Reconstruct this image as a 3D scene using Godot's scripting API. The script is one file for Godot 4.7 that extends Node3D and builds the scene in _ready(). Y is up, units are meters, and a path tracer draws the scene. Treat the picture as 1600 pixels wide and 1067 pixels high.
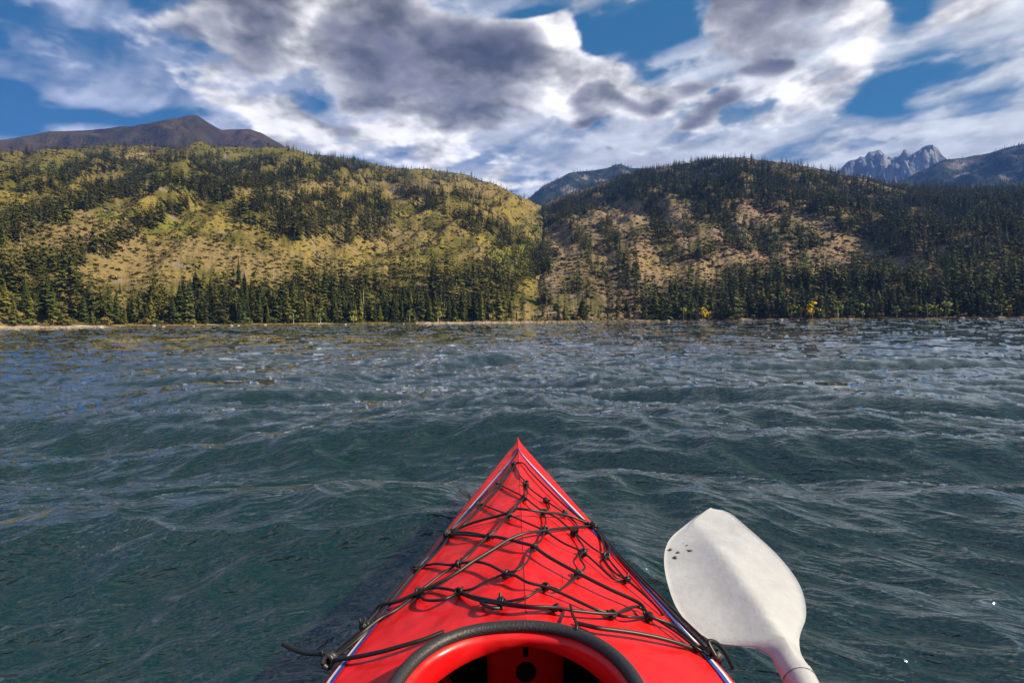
extends Node3D
# A lake seen from a red kayak: everything is laid out in metres, y up, the bow pointing to -z.

const EYE := Vector3(0.0, 0.8, 0.0)
const PITCH := -0.03386
const ROLL := -0.0099
var cam_basis: Basis
var rng := RandomNumberGenerator.new()
var taken := {}

func noise(seed_: int, freq: float, octaves: int, gain := 0.5) -> FastNoiseLite:
	var n := FastNoiseLite.new()
	n.seed = seed_
	n.noise_type = FastNoiseLite.TYPE_SIMPLEX_SMOOTH
	n.frequency = freq
	n.fractal_type = FastNoiseLite.FRACTAL_FBM if octaves > 1 else FastNoiseLite.FRACTAL_NONE
	n.fractal_octaves = octaves
	n.fractal_gain = gain
	return n

func ridged(seed_: int, freq: float, octaves: int) -> FastNoiseLite:
	var n := noise(seed_, freq, octaves, 0.5)
	n.fractal_type = FastNoiseLite.FRACTAL_RIDGED
	return n

func numbered(called: String) -> String:
	var k: int = taken.get(called, 0)
	taken[called] = k + 1
	return called if k == 0 else "%s_%03d" % [called, k]

func thing(called: String, label: String, category: String, at := Vector3.ZERO, group := "") -> Node3D:
	var o := Node3D.new()
	o.name = numbered(called)
	add_child(o)
	o.position = at
	o.set_meta("label", label)
	o.set_meta("category", category)
	if group:
		o.set_meta("group", group)
	return o

func part(called: String, m: Mesh, stuff: Material, parent: Node) -> MeshInstance3D:
	var o := MeshInstance3D.new()
	o.name = called
	o.mesh = m
	o.material_override = stuff
	parent.add_child(o, true)
	return o

func structure(called: String, m: Mesh, stuff: Material, label: String) -> MeshInstance3D:
	var o := part(called, m, stuff, self)
	o.set_meta("kind", "structure")
	o.set_meta("label", label)
	return o

func mat(c: Color, rough := 0.8, spec := 0.5, vc := false) -> StandardMaterial3D:
	var m := StandardMaterial3D.new()
	m.albedo_color = c.linear_to_srgb()
	m.roughness = rough
	m.metallic_specular = spec
	m.vertex_color_use_as_albedo = vc
	return m

func noise_tex(n: FastNoiseLite, size: int, lo: Color, hi: Color, as_normal := false, strength := 4.0) -> NoiseTexture2D:
	var t := NoiseTexture2D.new()
	t.width = size
	t.height = size
	t.seamless = true
	t.noise = n
	if as_normal:
		t.as_normal_map = true
		t.bump_strength = strength
	else:
		var g := Gradient.new()
		g.set_color(0, lo)
		g.set_color(1, hi)
		t.color_ramp = g
	return t

func gauss(x: float, y: float, cx: float, cy: float, rx: float, ry: float) -> float:
	var a := (x - cx) / rx
	var b := (y - cy) / ry
	var q := a * a + b * b
	return exp(-q) if q < 9.0 else 0.0

func ss(a: float, b: float, x: float) -> float:
	return smoothstep(a, b, x)

# direction of a sight line given on the picture's 1600 x 1067 raster: used to read bearings and heights off the photograph
func ray(px: float, py: float) -> Vector3:
	return (cam_basis * Vector3((px - 800.0) / 900.0, (533.5 - py) / 900.0, -1.0))

func bearing(px: float, py: float) -> Vector2:
	var d := ray(px, py)
	return Vector2(atan2(d.x, -d.z), d.y / Vector2(d.x, d.z).length())

func seen_at(p: Vector3) -> Vector2:
	var q := cam_basis.inverse() * (p - EYE)
	return Vector2(800.0 - 900.0 * q.x / q.z, 533.5 + 900.0 * q.y / q.z)

# ------------------------------------------------------------------ sky

var n_cloud := noise(11, 1.0, 5, 0.55)
var n_cloud2 := noise(12, 2.3, 4, 0.55)
var n_big := noise(13, 0.45, 3)
var n_streak := noise(14, 1.0, 4, 0.5)
var n_warp := noise(16, 1.0, 2, 0.4)
var n_puff := noise(15, 1.0, 4, 0.5)

# cloud banks: bearing and height of the centre (deg), half sizes (deg), strength of cloud, of shade
var banks: Array[PackedFloat32Array] = []

func bank(px: float, py: float, rx: float, ry: float, cloud: float, shade: float) -> void:
	var c := bearing(px, py)
	var e := bearing(px + rx, py)
	var u := bearing(px, py - ry)
	banks.append(PackedFloat32Array([c.x, atan(c.y), absf(e.x - c.x), absf(atan(u.y) - atan(c.y)), cloud, shade]))

func sky_banks() -> void:
	# the great grey cloud overhead and its lobes
	bank(650, 75, 165, 72, 1.4, 1.7)
	bank(775, 88, 105, 58, 1.2, 1.5)
	bank(545, 60, 70, 60, 1.0, 0.95)
	bank(725, 185, 46, 26, 0.9, 1.35)
	bank(700, 140, 90, 40, 0.8, 0.8)
	bank(585, 150, 60, 30, 0.5, 0.45)
	bank(370, 20, 105, 55, 1.2, 1.45)
	bank(430, 75, 45, 25, 0.6, 0.55)
	bank(1220, 5, 130, 58, 1.3, 2.3)
	bank(1175, 104, 58, 24, 1.2, 2.3)
	bank(1215, 92, 30, 16, 0.6, 1.2)
	bank(930, 160, 44, 20, 0.9, 1.75)
	bank(905, 188, 38, 14, 0.7, 1.9)
	bank(1060, 140, 30, 19, 0.8, 1.75)
	bank(1000, 169, 34, 14, 0.8, 1.75)
	bank(1092, 177, 36, 16, 0.8, 1.75)
	bank(1115, 174, 20, 9, 0.5, 0.7)
	bank(962, 243, 14, 5, 0.5, 0.5)
	bank(665, 190, 24, 12, 0.6, 1.0)
	# bright heaps
	bank(885, 45, 48, 42, 1.1, -1.1)
	bank(905, 112, 85, 50, 0.95, -0.8)
	bank(985, 155, 110, 45, 0.8, -0.25)
	bank(385, 165, 80, 26, 1.1, -1.0)
	bank(455, 205, 75, 28, 1.1, -0.9)
	bank(650, 214, 45, 22, 1.0, -1.1)
	bank(790, 282, 45, 18, 0.9, -0.8)
	bank(1345, 45, 55, 42, 0.95, -0.5)
	bank(1500, 40, 90, 34, 0.9, -0.3)
	bank(1560, 15, 60, 40, 0.8, -0.2)
	bank(1290, 120, 70, 36, 0.7, -0.35)
	bank(1130, 60, 40, 26, 0.5, -0.3)
	bank(1240, 170, 140, 40, 0.5, -0.2)
	bank(320, 95, 25, 14, 0.6, -0.2)
	bank(478, 40, 26, 45, 0.3, -1.6)
	bank(560, 215, 50, 22, 0.8, -0.8)
	bank(720, 235, 60, 18, 0.6, -0.6)
	bank(1050, 12, 70, 12, 0.7, -0.2)
	bank(970, 6, 30, 10, 0.7, -0.5)
	# gaps
	bank(1010, 60, 100, 42, -1.6, 0.0)
	bank(920, 25, 40, 22, -0.5, 0.0)
	bank(835, 10, 36, 12, -0.8, 0.0)
	bank(1415, 30, 48, 50, -1.1, 0.0)
	bank(1375, 152, 80, 26, -1.3, 0.0)
	bank(1450, 110, 90, 22, -0.6, 0.0)
	bank(120, 185, 190, 24, -1.2, 0.0)
	bank(40, 50, 120, 50, -0.4, 0.0)
	bank(250, 110, 150, 40, 0.25, -0.2)
	bank(1540, 180, 110, 14, -0.5, 0.0)
	bank(520, 170, 26, 20, -0.4, 0.0)

func sky_color(az: float, el: float) -> Color:
	var y := sin(el)
	var ce := cos(el)
	var dx := sin(az) * ce
	var dz := -cos(az) * ce
	var k := 1.0 / (y + 0.16)
	var qx := dx * k
	var qz := dz * k
	# the blue air: deep overhead, paler low down
	var t := pow(1.0 - clampf(y, 0.0, 1.0), 5.0)
	var air := Color(0.009, 0.060, 0.150).lerp(Color(0.04, 0.18, 0.40), t)
	var away := clampf(0.5 + 0.5 * az / 0.8, 0.0, 1.0) if absf(az) < 1.2 else 0.5
	air = air.lerp(Color(0.018, 0.11, 0.20), 0.55 * away * (1.0 - t * 0.5))
	var cloud := 0.0
	var shade := 0.0
	var gap := 0.0
	var wa := n_warp.get_noise_2d(qx * 2.4, qz * 2.4) * 0.05
	var we := n_warp.get_noise_2d(qx * 2.4 + 31.0, qz * 2.4) * 0.035
	if absf(az) < 1.0 and el < 0.9:
		for b in banks:
			var a := (az + wa - b[0]) / b[2]
			var e := (el + we - b[1]) / b[3]
			var q := a * a + e * e
			if q < 7.0:
				var g := exp(-q)
				if b[4] < 0.0:
					gap -= b[4] * g
				else:
					cloud += b[4] * g
					shade += b[5] * g
	cloud -= gap
	var fb := n_cloud.get_noise_2d(qx * 4.2, qz * 4.2)
	# the same cloud a little nearer the sun: where it thins towards the light it is bright
	var k2 := 1.0 / (sin(el + 0.022) + 0.16)
	var ax := sin(az + 0.035) * cos(el + 0.022) * k2
	var az2 := -cos(az + 0.035) * cos(el + 0.022) * k2
	var relief := clampf(fb - n_cloud.get_noise_2d(ax * 4.2, az2 * 4.2), -0.4, 0.4)
	var fine := n_cloud2.get_noise_2d(qx * 5.0, qz * 5.0)
	var soft := n_puff.get_noise_2d(qx * 1.9 + 7.0, qz * 1.9)
	var big := n_big.get_noise_2d(qx * 0.9, qz * 0.9)
	var front := 1.0 - ss(0.75, 1.1, absf(az)) if el < 0.75 else 0.0
	# thin streaked veil, drawn out along one wind direction
	var sx := qx * 0.8 + qz * 0.6
	var sz := -qx * 0.6 + qz * 0.8
	var st := n_streak.get_noise_2d(sx * 0.9 + fb * 0.3, sz * 3.4 + big)
	var veil := 0.52 + 0.6 * big + 0.95 * st + 0.45 * fb
	var right := ss(-0.05, 0.25, az) * front
	var low := 1.0 - ss(0.04, 0.30, el)
	veil += 0.55 * right + 0.5 * low * ss(-0.5, -0.15, az) - 0.95 * gap + 0.04 * (1.0 - right) * front
	veil -= 0.15 * ss(0.42, 1.0, el)
	veil = ss(0.0, 1.15, veil)
	var thin := Color(0.35, 0.37, 0.47).lerp(Color(0.46, 0.47, 0.48), away)
	thin = thin * (1.0 - 0.4 * ss(0.45, 1.1, el)) * (0.92 + 0.3 * st + 0.14 * fine + 0.3 * relief)
	var c := air.lerp(thin, veil * 0.93)
	# heaped cloud
	var body := lerpf(big * 1.3 - 0.05, cloud - 0.05, front) + 0.55 * fb + 0.28 * fine
	var cover := ss(0.20, 0.72, body)
	shade *= clampf(1.0 + 0.7 * fb + 0.35 * fine, 0.0, 2.0)
	var thick := lerpf(ss(0.55, 1.1, body) * 0.8, shade, front) + 0.55 * fb * front - 0.15 * fine + 0.35 * soft - 0.6 * relief
	# seen from below, heaps overhead turn their grey bases to us and the veil is thinner
	thick += 0.9 * ss(0.50, 1.0, el)
	var dark := 1.0 - exp(-1.15 * maxf(0.0, thick - 0.12))
	var heap := Color(0.53, 0.515, 0.505).lerp(Color(0.060, 0.057, 0.080), dark)
	heap = heap * clampf(0.92 + 0.22 * fine + 0.95 * relief + 0.45 * soft, 0.35, 1.35)
	c = c.lerp(heap, cover * 0.97)
	return c

func make_sky() -> PanoramaSkyMaterial:
	sky_banks()
	var w := 4096
	var h := 2048
	var lw := 1024
	var lh := 512
	var small := Image.create(lw, lh, false, Image.FORMAT_RGBF)
	small.fill(Color(0.16, 0.2, 0.22))
	for j in range(0, lh / 2 + 2):
		var el := (0.5 - (j + 0.5) / lh) * PI
		for i in lw:
			var az := (i + 0.5) / lw * TAU
			if az > PI:
				az -= TAU
			small.set_pixel(i, j, sky_color(az, maxf(el, 0.0)))
	small.resize(w, h, Image.INTERPOLATE_BILINEAR)
	# the part before the bow again, finely
	var half := 570
	var rows := int(h * 0.5) - 470
	for j in range(rows, h / 2 + 4):
		var el := maxf((0.5 - (j + 0.5) / h) * PI, 0.0)
		for i in range(-half, half):
			small.set_pixel(posmod(i, w), j, sky_color((i + 0.5) / w * TAU, el))
	var m := PanoramaSkyMaterial.new()
	m.panorama = ImageTexture.create_from_image(small)
	return m

# ------------------------------------------------------------------ land

const AZ_N := 721
const AZ_LO := -1.05
const AZ_HI := 1.05

class Hill:
	var dist := PackedFloat32Array()
	var high := PackedFloat32Array()
	var near := 0.0          # 0: begins at the lake shore, else this share of the ridge's distance
	var bulge := 0.0
	var slant := 0.45
	var gully := 0.0
	var n: FastNoiseLite
	var lo := -1.0
	var hi := 1.0

var n_shore := noise(21, 3.0, 3)
var n_gully := noise(22, 1.0 / 230.0, 4, 0.5)
var n_land := noise(23, 1.0 / 60.0, 4, 0.55)
var n_patch := noise(24, 1.0 / 170.0, 3, 0.5)
var n_fall := noise(26, 1.0, 3, 0.45)
var n_rock := ridged(27, 1.0 / 420.0, 5)
var n_crag := noise(25, 1.0 / 210.0, 5, 0.6)

func shore(az: float) -> float:
	return 375.0 + 55.0 * az / 0.73 + 10.0 * n_shore.get_noise_2d(az * 4.0, 0.0) + 3.0 * n_shore.get_noise_2d(az * 26.0, 5.0)

# ridge: x, y on the raster and distance in metres
func hill(points: Array, near: float, bulge: float, gully: float, n: FastNoiseLite, lo: float, hi: float) -> Hill:
	var k := Hill.new()
	var b := []
	for p in points:
		var v := bearing(p[0], p[1])
		b.append([v.x, v.y, float(p[2])])
	for i in AZ_N:
		var az := lerpf(AZ_LO, AZ_HI, i / float(AZ_N - 1))
		var j := 0
		while j < b.size() - 2 and az > b[j + 1][0]:
			j += 1
		var f := clampf((az - b[j][0]) / (b[j + 1][0] - b[j][0]), 0.0, 1.0)
		var d := lerpf(b[j][2], b[j + 1][2], f)
		k.dist.append(d)
		k.high.append(EYE.y + d * lerpf(b[j][1], b[j + 1][1], f))
	if gully > 300.0:
		for i in AZ_N:
			k.high[i] += 16.0 * n_shore.get_noise_2d(i * 0.21, 9.0) + 9.0 * n_shore.get_noise_2d(i * 0.6, 3.0)
	k.near = near
	k.bulge = bulge
	k.gully = gully
	k.n = n
	k.lo = lo
	k.hi = hi
	return k

func height(k: Hill, az: float, r: float) -> float:
	var g := clampf((az - AZ_LO) / (AZ_HI - AZ_LO), 0.0, 1.0) * (AZ_N - 1)
	var i := mini(int(g), AZ_N - 2)
	var d := lerpf(k.dist[i], k.dist[i + 1], g - i)
	var top := lerpf(k.high[i], k.high[i + 1], g - i)
	var s := shore(az) if k.near == 0.0 else d * k.near
	var t := (r - s) / (d - s)
	if t < 0.0:
		return (r - s) * 0.12
	var x := sin(az) * r
	var z := -cos(az) * r
	var rough := k.n.get_noise_2d(x, z) + 0.25 * n_crag.get_noise_2d(x * 1.5, z * 1.5)
	if k.near == 0.0:
		rough += 0.62 * (0.35 - 1.7 * sqrt(pow(n_fall.get_noise_2d((az * 1250.0 + r * k.slant) / 210.0, r / 900.0), 2.0) + 0.006))
	if t > 1.0:
		return top - (r - d) * 0.4 + 0.12 * k.gully * rough * minf(1.0, (r - d) / 60.0)
	var h := top * (t + k.bulge * t * (1.0 - t))
	h += k.gully * rough * (sin(PI * t) * 0.9 + 0.08 * t)
	if k.near == 0.0:
		# a low bank behind the beach
		var off := r - s
		h = lerpf(1.3 * ss(0.0, 8.0, off) + 0.02 * off, h + 1.2, ss(6.0, 60.0, off))
	return h

func grid_mesh(v: PackedVector3Array, c: PackedColorArray, nx: int, ny: int) -> ArrayMesh:
	var idx := PackedInt32Array()
	for j in ny - 1:
		for i in nx - 1:
			var a := j * nx + i
			idx.append_array([a, a + nx, a + 1, a + 1, a + nx, a + nx + 1])
	var arr := []
	arr.resize(Mesh.ARRAY_MAX)
	arr[Mesh.ARRAY_VERTEX] = v
	if c.size():
		arr[Mesh.ARRAY_COLOR] = c
	arr[Mesh.ARRAY_INDEX] = idx
	var st := SurfaceTool.new()
	st.create_from_arrays(arr)
	st.generate_normals()
	return st.commit()

func hill_mesh(k: Hill, nx: int, ny: int, paint: Callable) -> ArrayMesh:
	var v := PackedVector3Array()
	var c := PackedColorArray()
	for j in ny:
		for i in nx:
			var az := lerpf(k.lo, k.hi, i / float(nx - 1))
			var g := clampf((az - AZ_LO) / (AZ_HI - AZ_LO), 0.0, 1.0) * (AZ_N - 1)
			var ii := mini(int(g), AZ_N - 2)
			var d := lerpf(k.dist[ii], k.dist[ii + 1], g - ii)
			var s := shore(az) if k.near == 0.0 else d * k.near
			var f := j / float(ny - 1)
			var r := s - 12.0 + (d - s + 12.0) * (f / 0.92) if f <= 0.92 else d + (f - 0.92) / 0.08 * 0.25 * d
			if k.near == 0.0 and j < 14:
				r = s - 4.0 + j * 1.4
			elif k.near == 0.0 and f <= 0.92:
				var f2 := (j - 14) / (0.92 * (ny - 1) - 14.0)
				r = s + 16.0 + (d - s - 16.0) * f2
			var p := Vector3(sin(az) * r, height(k, az, r), -cos(az) * r)
			v.append(p)
			c.append(paint.call(p, r - s))
	return grid_mesh(v, c, nx, ny)

# woods and clearings: strokes x1, y1, x2, y2, half width, density
var woods := [
	[0, 288, 150, 256, 16, 0.6], [150, 252, 300, 254, 14, 0.55], [300, 256, 560, 266, 18, 0.6], [560, 268, 640, 275, 8, 0.4],
	[0, 352, 75, 327, 20, 1.0], [75, 325, 200, 284, 16, 0.95], [200, 282, 380, 276, 15, 0.85],
	[0, 415, 60, 410, 14, 0.9], [60, 408, 140, 387, 11, 0.95], [140, 385, 200, 357, 10, 1.0], [200, 355, 285, 308, 12, 1.0], [285, 306, 450, 274, 12, 0.8],
	[400, 325, 585, 325, 26, 0.95], [440, 345, 590, 345, 24, 0.95], [375, 330, 430, 310, 16, 0.8],
	[625, 285, 725, 335, 14, 0.8], [725, 335, 800, 372, 16, 0.95], [790, 372, 840, 392, 12, 0.9], [680, 285, 780, 320, 10, 0.5],
	[0, 440, 120, 450, 26, 0.8], [100, 460, 250, 470, 22, 0.55], [0, 485, 270, 485, 12, 0.25],
	[290, 478, 470, 466, 26, 1.0], [470, 460, 700, 455, 32, 1.0], [700, 450, 790, 440, 30, 0.95], [620, 425, 760, 425, 14, 0.75], [760, 430, 850, 400, 20, 0.8], [300, 440, 400, 440, 8, 0.5],
	[850, 338, 925, 310, 13, 1.0], [925, 308, 1000, 285, 12, 0.95], [895, 352, 930, 410, 10, 1.0], [945, 350, 990, 430, 11, 1.0], [1010, 300, 1040, 370, 13, 0.95],
	[980, 290, 1100, 275, 22, 0.95], [1100, 275, 1200, 285, 26, 1.0], [1200, 290, 1300, 308, 30, 1.0], [1300, 310, 1400, 328, 34, 1.0], [1400, 330, 1500, 335, 42, 1.0], [1500, 335, 1620, 340, 48, 1.0],
	[1080, 300, 1130, 330, 24, 0.95], [1150, 362, 1200, 372, 18, 0.9], [1230, 350, 1270, 372, 16, 0.9], [1050, 390, 1110, 392, 10, 0.8],
	[1330, 345, 1450, 375, 26, 1.0], [1450, 370, 1620, 375, 32, 1.0], [1490, 400, 1600, 410, 26, 0.8], [1250, 400, 1255, 408, 7, 0.8], [1340, 402, 1350, 408, 6, 0.8],
	[800, 465, 900, 450, 14, 0.3], [900, 440, 1010, 450, 16, 0.7], [1020, 470, 1200, 462, 28, 0.95], [1200, 455, 1420, 460, 32, 1.0], [1400, 460, 1620, 462, 32, 1.0], [1140, 430, 1180, 430, 10, 0.8], [1350, 425, 1400, 440, 16, 0.95],
]

func wooded(x: float, y: float) -> float:
	var best := 0.0
	for w in woods:
		if y > maxf(w[1], w[3]) + w[4] * 1.7 or y < minf(w[1], w[3]) - w[4] * 1.7:
			continue
		if x < w[0] - w[4] * 1.7 or x > w[2] + w[4] * 1.7:
			continue
		var ax: float = w[2] - w[0]
		var ay: float = w[3] - w[1]
		var t := clampf(((x - w[0]) * ax + (y - w[1]) * ay) / (ax * ax + ay * ay), 0.0, 1.0)
		var d := Vector2(x - w[0] - ax * t, y - w[1] - ay * t).length()
		best = maxf(best, w[5] * (1.0 - ss(0.55, 1.5, d / w[4])))
	return best

# ------------------------------------------------------------------ plants

# triangles wound so that their front looks the way of the normal
func facing(st: SurfaceTool, pts: Array, n: Vector3, c: Color) -> void:
	for t in pts.size() / 3:
		var a: Vector3 = pts[3 * t]
		var b: Vector3 = pts[3 * t + 1]
		var d: Vector3 = pts[3 * t + 2]
		var order := [a, b, d] if (d - a).cross(b - a).dot(n) > 0.0 else [a, d, b]
		for p in order:
			st.set_color(c)
			st.set_normal(n)
			st.add_vertex(p)

func kite(st: SurfaceTool, a: Vector3, l: Vector3, r: Vector3, b: Vector3, c: Color) -> void:
	var n := (l - a).cross(r - a)
	if n.y < 0.0:
		n = -n
	n = (n.normalized() + (b - Vector3(0, b.y, 0)).normalized() * 0.7).normalized()
	facing(st, [a, l, b, a, b, r], n, c)

# a conifer's crown of unit height: whorls of drooping sprays with gaps between
func conifer_crown(seed_: int, whorls: int, sprays: int, wide: float, bare: float, doubled: bool) -> ArrayMesh:
	var g := RandomNumberGenerator.new()
	g.seed = seed_
	var st := SurfaceTool.new()
	st.begin(Mesh.PRIMITIVE_TRIANGLES)
	var lean := g.randf_range(0.0, TAU)
	for j in whorls:
		var f := j / float(whorls)
		var y := bare + (0.985 - bare) * pow(f, 0.92)
		var reach := wide * pow(1.0 - f, 0.75) * g.randf_range(0.78, 1.15) * (0.75 + 0.25 * ss(0.0, 0.2, f)) + 0.008
		for i in sprays:
			if g.randf() < 0.10:
				continue
			var a := TAU * (i + 0.5 * (j % 2) + g.randf_range(-0.3, 0.3)) / sprays
			var out_ := Vector3(cos(a), 0, sin(a))
			var side := Vector3(-sin(a), 0, cos(a))
			var l := reach * g.randf_range(0.6, 1.2) * (1.0 + 0.15 * cos(a - lean))
			var drop := l * g.randf_range(0.25, 0.75)
			var root := Vector3(0, y + g.randf_range(-0.01, 0.015), 0)
			var tip := root + out_ * l - Vector3(0, drop, 0)
			var mid := root + out_ * l * 0.5 - Vector3(0, drop * 0.25, 0)
			var wdt := l * g.randf_range(0.26, 0.42)
			var tone := g.randf_range(0.7, 1.3)
			var c := Color(tone, tone * g.randf_range(0.95, 1.05), tone * 0.9)
			kite(st, root, mid + side * wdt - Vector3(0, l * 0.1, 0), mid - side * wdt - Vector3(0, l * 0.1, 0), tip, c)
			if doubled:
				var r2 := root - Vector3(0, 0.02, 0)
				kite(st, r2, r2 + out_ * l * 0.45 + side * wdt * 0.4 - Vector3(0, drop * 0.9, 0), r2 + out_ * l * 0.4 - side * wdt * 0.5 + Vector3(0, 0.012, 0), r2 + out_ * l * 0.8 - Vector3(0, drop * 1.2, 0), c * 0.9)
	# leader
	kite(st, Vector3(0, 0.93, 0), Vector3(0.012, 0.95, 0), Vector3(-0.012, 0.95, 0), Vector3(0, 1.0, 0.002), Color(1, 1, 1))
	return st.commit()

func boulder(seed_: int) -> ArrayMesh:
	var n := noise(seed_, 0.9, 3)
	var rows := []
	for j in 9:
		var row := []
		var v := PI * j / 8.0
		for i in 13:
			var u := TAU * i / 12.0
			var d := Vector3(sin(v) * cos(u), cos(v), sin(v) * sin(u))
			row.append(d * (1.0 + 0.45 * n.get_noise_3dv(d)))
		rows.append(row)
	return sheet(rows)

func leafy_crown(seed_: int, leaves: int, rx: float, y0: float, y1: float, leaf: float) -> ArrayMesh:
	var g := RandomNumberGenerator.new()
	g.seed = seed_
	var st := SurfaceTool.new()
	st.begin(Mesh.PRIMITIVE_TRIANGLES)
	var clumps := []
	for i in 9:
		var f := g.randf()
		var a := g.randf() * TAU
		clumps.append([Vector3(cos(a) * rx * 0.6 * sin(PI * (0.15 + 0.8 * f)), lerpf(y0, y1, f), sin(a) * rx * 0.6 * sin(PI * (0.15 + 0.8 * f))), g.randf_range(0.35, 0.6) * rx, g.randf_range(0.75, 1.25)])
	for i in leaves:
		var k = clumps[i % clumps.size()]
		var dir := Vector3(g.randfn(), g.randfn(), g.randfn()).normalized()
		var p: Vector3 = k[0] + dir * k[1] * pow(g.randf(), 0.4)
		p.y = clampf(p.y, y0 * 0.7, y1 * 1.06)
		var u := Vector3(g.randfn(), g.randfn(), g.randfn()).normalized() * leaf * g.randf_range(0.6, 1.3)
		var w := u.cross(dir).normalized() * leaf * 0.7
		var tone: float = k[2] * g.randf_range(0.8, 1.2)
		var n := (dir + Vector3(0, 0.4, 0)).normalized()
		facing(st, [p - u, p + w, p + u, p - u, p + u, p - w], n, Color(tone, tone, tone))
	return st.commit()

func tube(points: PackedVector3Array, radii: PackedFloat32Array, sides: int, st: SurfaceTool, capped := true) -> void:
	var n := points.size()
	var rings := []
	var up := Vector3(0.123, 0.95, 0.31).normalized()
	for i in n:
		var t := (points[mini(i + 1, n - 1)] - points[maxi(i - 1, 0)]).normalized()
		var a := up - t * up.dot(t)
		if a.length() < 0.05:
			a = Vector3(1, 0, 0) - t * t.x
		a = a.normalized()
		up = a
		var b := t.cross(a)
		var ring := []
		for k in sides:
			var w := TAU * k / sides
			ring.append([points[i] + (a * cos(w) + b * sin(w)) * radii[i], a * cos(w) + b * sin(w)])
		rings.append(ring)
	for i in n - 1:
		for k in sides:
			var q := [rings[i][k], rings[i + 1][k], rings[i + 1][(k + 1) % sides], rings[i][(k + 1) % sides]]
			for m in [0, 1, 2, 0, 2, 3]:
				st.set_normal(q[m][1])
				st.set_uv(Vector2(k / float(sides), i * 0.25))
				st.add_vertex(q[m][0])
	if capped:
		for e in [0, n - 1]:
			var t := (points[1] - points[0]).normalized() * -1.0 if e == 0 else (points[n - 1] - points[n - 2]).normalized()
			for k in sides:
				var tri := [points[e] + t * radii[e] * 0.4, rings[e][k][0], rings[e][(k + 1) % sides][0]]
				if e == 0:
					tri = [tri[0], tri[2], tri[1]]
				for m in 3:
					st.set_normal(t if m == 0 else (t + rings[e][k][1]).normalized())
					st.set_uv(Vector2.ZERO)
					st.add_vertex(tri[m])

func stick(points: PackedVector3Array, radii: PackedFloat32Array, sides := 6) -> ArrayMesh:
	var st := SurfaceTool.new()
	st.begin(Mesh.PRIMITIVE_TRIANGLES)
	tube(points, radii, sides, st)
	return st.commit()

func curve(points: PackedVector3Array, per := 6) -> PackedVector3Array:
	var out := PackedVector3Array()
	var n := points.size()
	for i in n - 1:
		for k in per:
			out.append(points[i].cubic_interpolate(points[i + 1], points[maxi(i - 1, 0)], points[mini(i + 2, n - 1)], k / float(per)))
	out.append(points[n - 1])
	return out

func scatter(called: String, label: String, m: Mesh, mt: Material, where: Array, tints: PackedColorArray) -> void:
	var mm := MultiMesh.new()
	mm.transform_format = MultiMesh.TRANSFORM_3D
	mm.use_colors = true
	mm.mesh = m
	mm.instance_count = where.size()
	for i in where.size():
		mm.set_instance_transform(i, where[i])
		mm.set_instance_color(i, tints[i])
	var o := MultiMeshInstance3D.new()
	o.name = numbered(called)
	o.multimesh = mm
	o.material_override = mt
	o.set_meta("kind", "stuff")
	o.set_meta("label", label)
	add_child(o, true)

# ------------------------------------------------------------------ water

var n_swell := noise(31, 1.0, 2, 0.45)
var n_chop := noise(32, 1.0, 3, 0.5)
var n_rip := noise(33, 1.0, 2, 0.5)
var n_far := noise(34, 1.0, 2, 0.5)

func water(x: float, d: float, fine: float) -> float:
	# crests run across the bow and bend back on both sides of it
	var bend := d + 0.36 * sqrt(x * x + 0.6)
	var w := n_far.get_noise_2d(x * 0.05, bend * 0.16) * 0.6
	var h := 0.30 * n_swell.get_noise_2d(x * 0.20 + w, bend * 0.62 + w)
	var c := n_chop.get_noise_2d(x * 1.15 - w, bend * 2.9 + 0.3 * x)
	h += lerpf(0.046, 0.026, ss(1.0, 1.9, fine)) * (0.45 - absf(c) * 1.6)
	if fine > 0.0:
		h += fine * 0.0105 * n_rip.get_noise_2d(x * 2.2 + w, bend * 8.5 - 0.8 * x)
	# wash along the hull
	if d < 2.6 and absf(x) < 1.6:
		var off := absf(x - 0.018) - 0.32 * clampf((2.1 - d) / 1.27, 0.0, 1.1)
		h += 0.012 * exp(-off * off * 30.0) * sin(off * 38.0)
	return h

# wind ripples, four times as long as they are wide, as a normal map
func ripple_map() -> ImageTexture:
	var n := noise(71, 0.026, 4, 0.55)
	n.fractal_type = FastNoiseLite.FRACTAL_RIDGED
	var size := 1024
	var im := n.get_seamless_image(size, size)
	im.convert(Image.FORMAT_L8)
	var h := im.get_data()
	var out := PackedByteArray()
	out.resize(size * size * 3)
	var p := 0
	for y in size:
		var up := posmod(y - 1, size) * size
		var dn := posmod(y + 1, size) * size
		var row := y * size
		for x in size:
			var dx := (h[row + (x + 1) % size] - h[row + (x + size - 1) % size]) * 0.0032
			var dy := (h[dn + x] - h[up + x]) * 0.0150
			var k := 1.0 / sqrt(dx * dx + dy * dy + 1.0)
			out[p] = int(127.5 - dx * k * 127.5)
			out[p + 1] = int(127.5 + dy * k * 127.5)
			out[p + 2] = int(127.5 + k * 127.5)
			p += 3
	return ImageTexture.create_from_image(Image.create_from_data(size, size, false, Image.FORMAT_RGB8, out))

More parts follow.
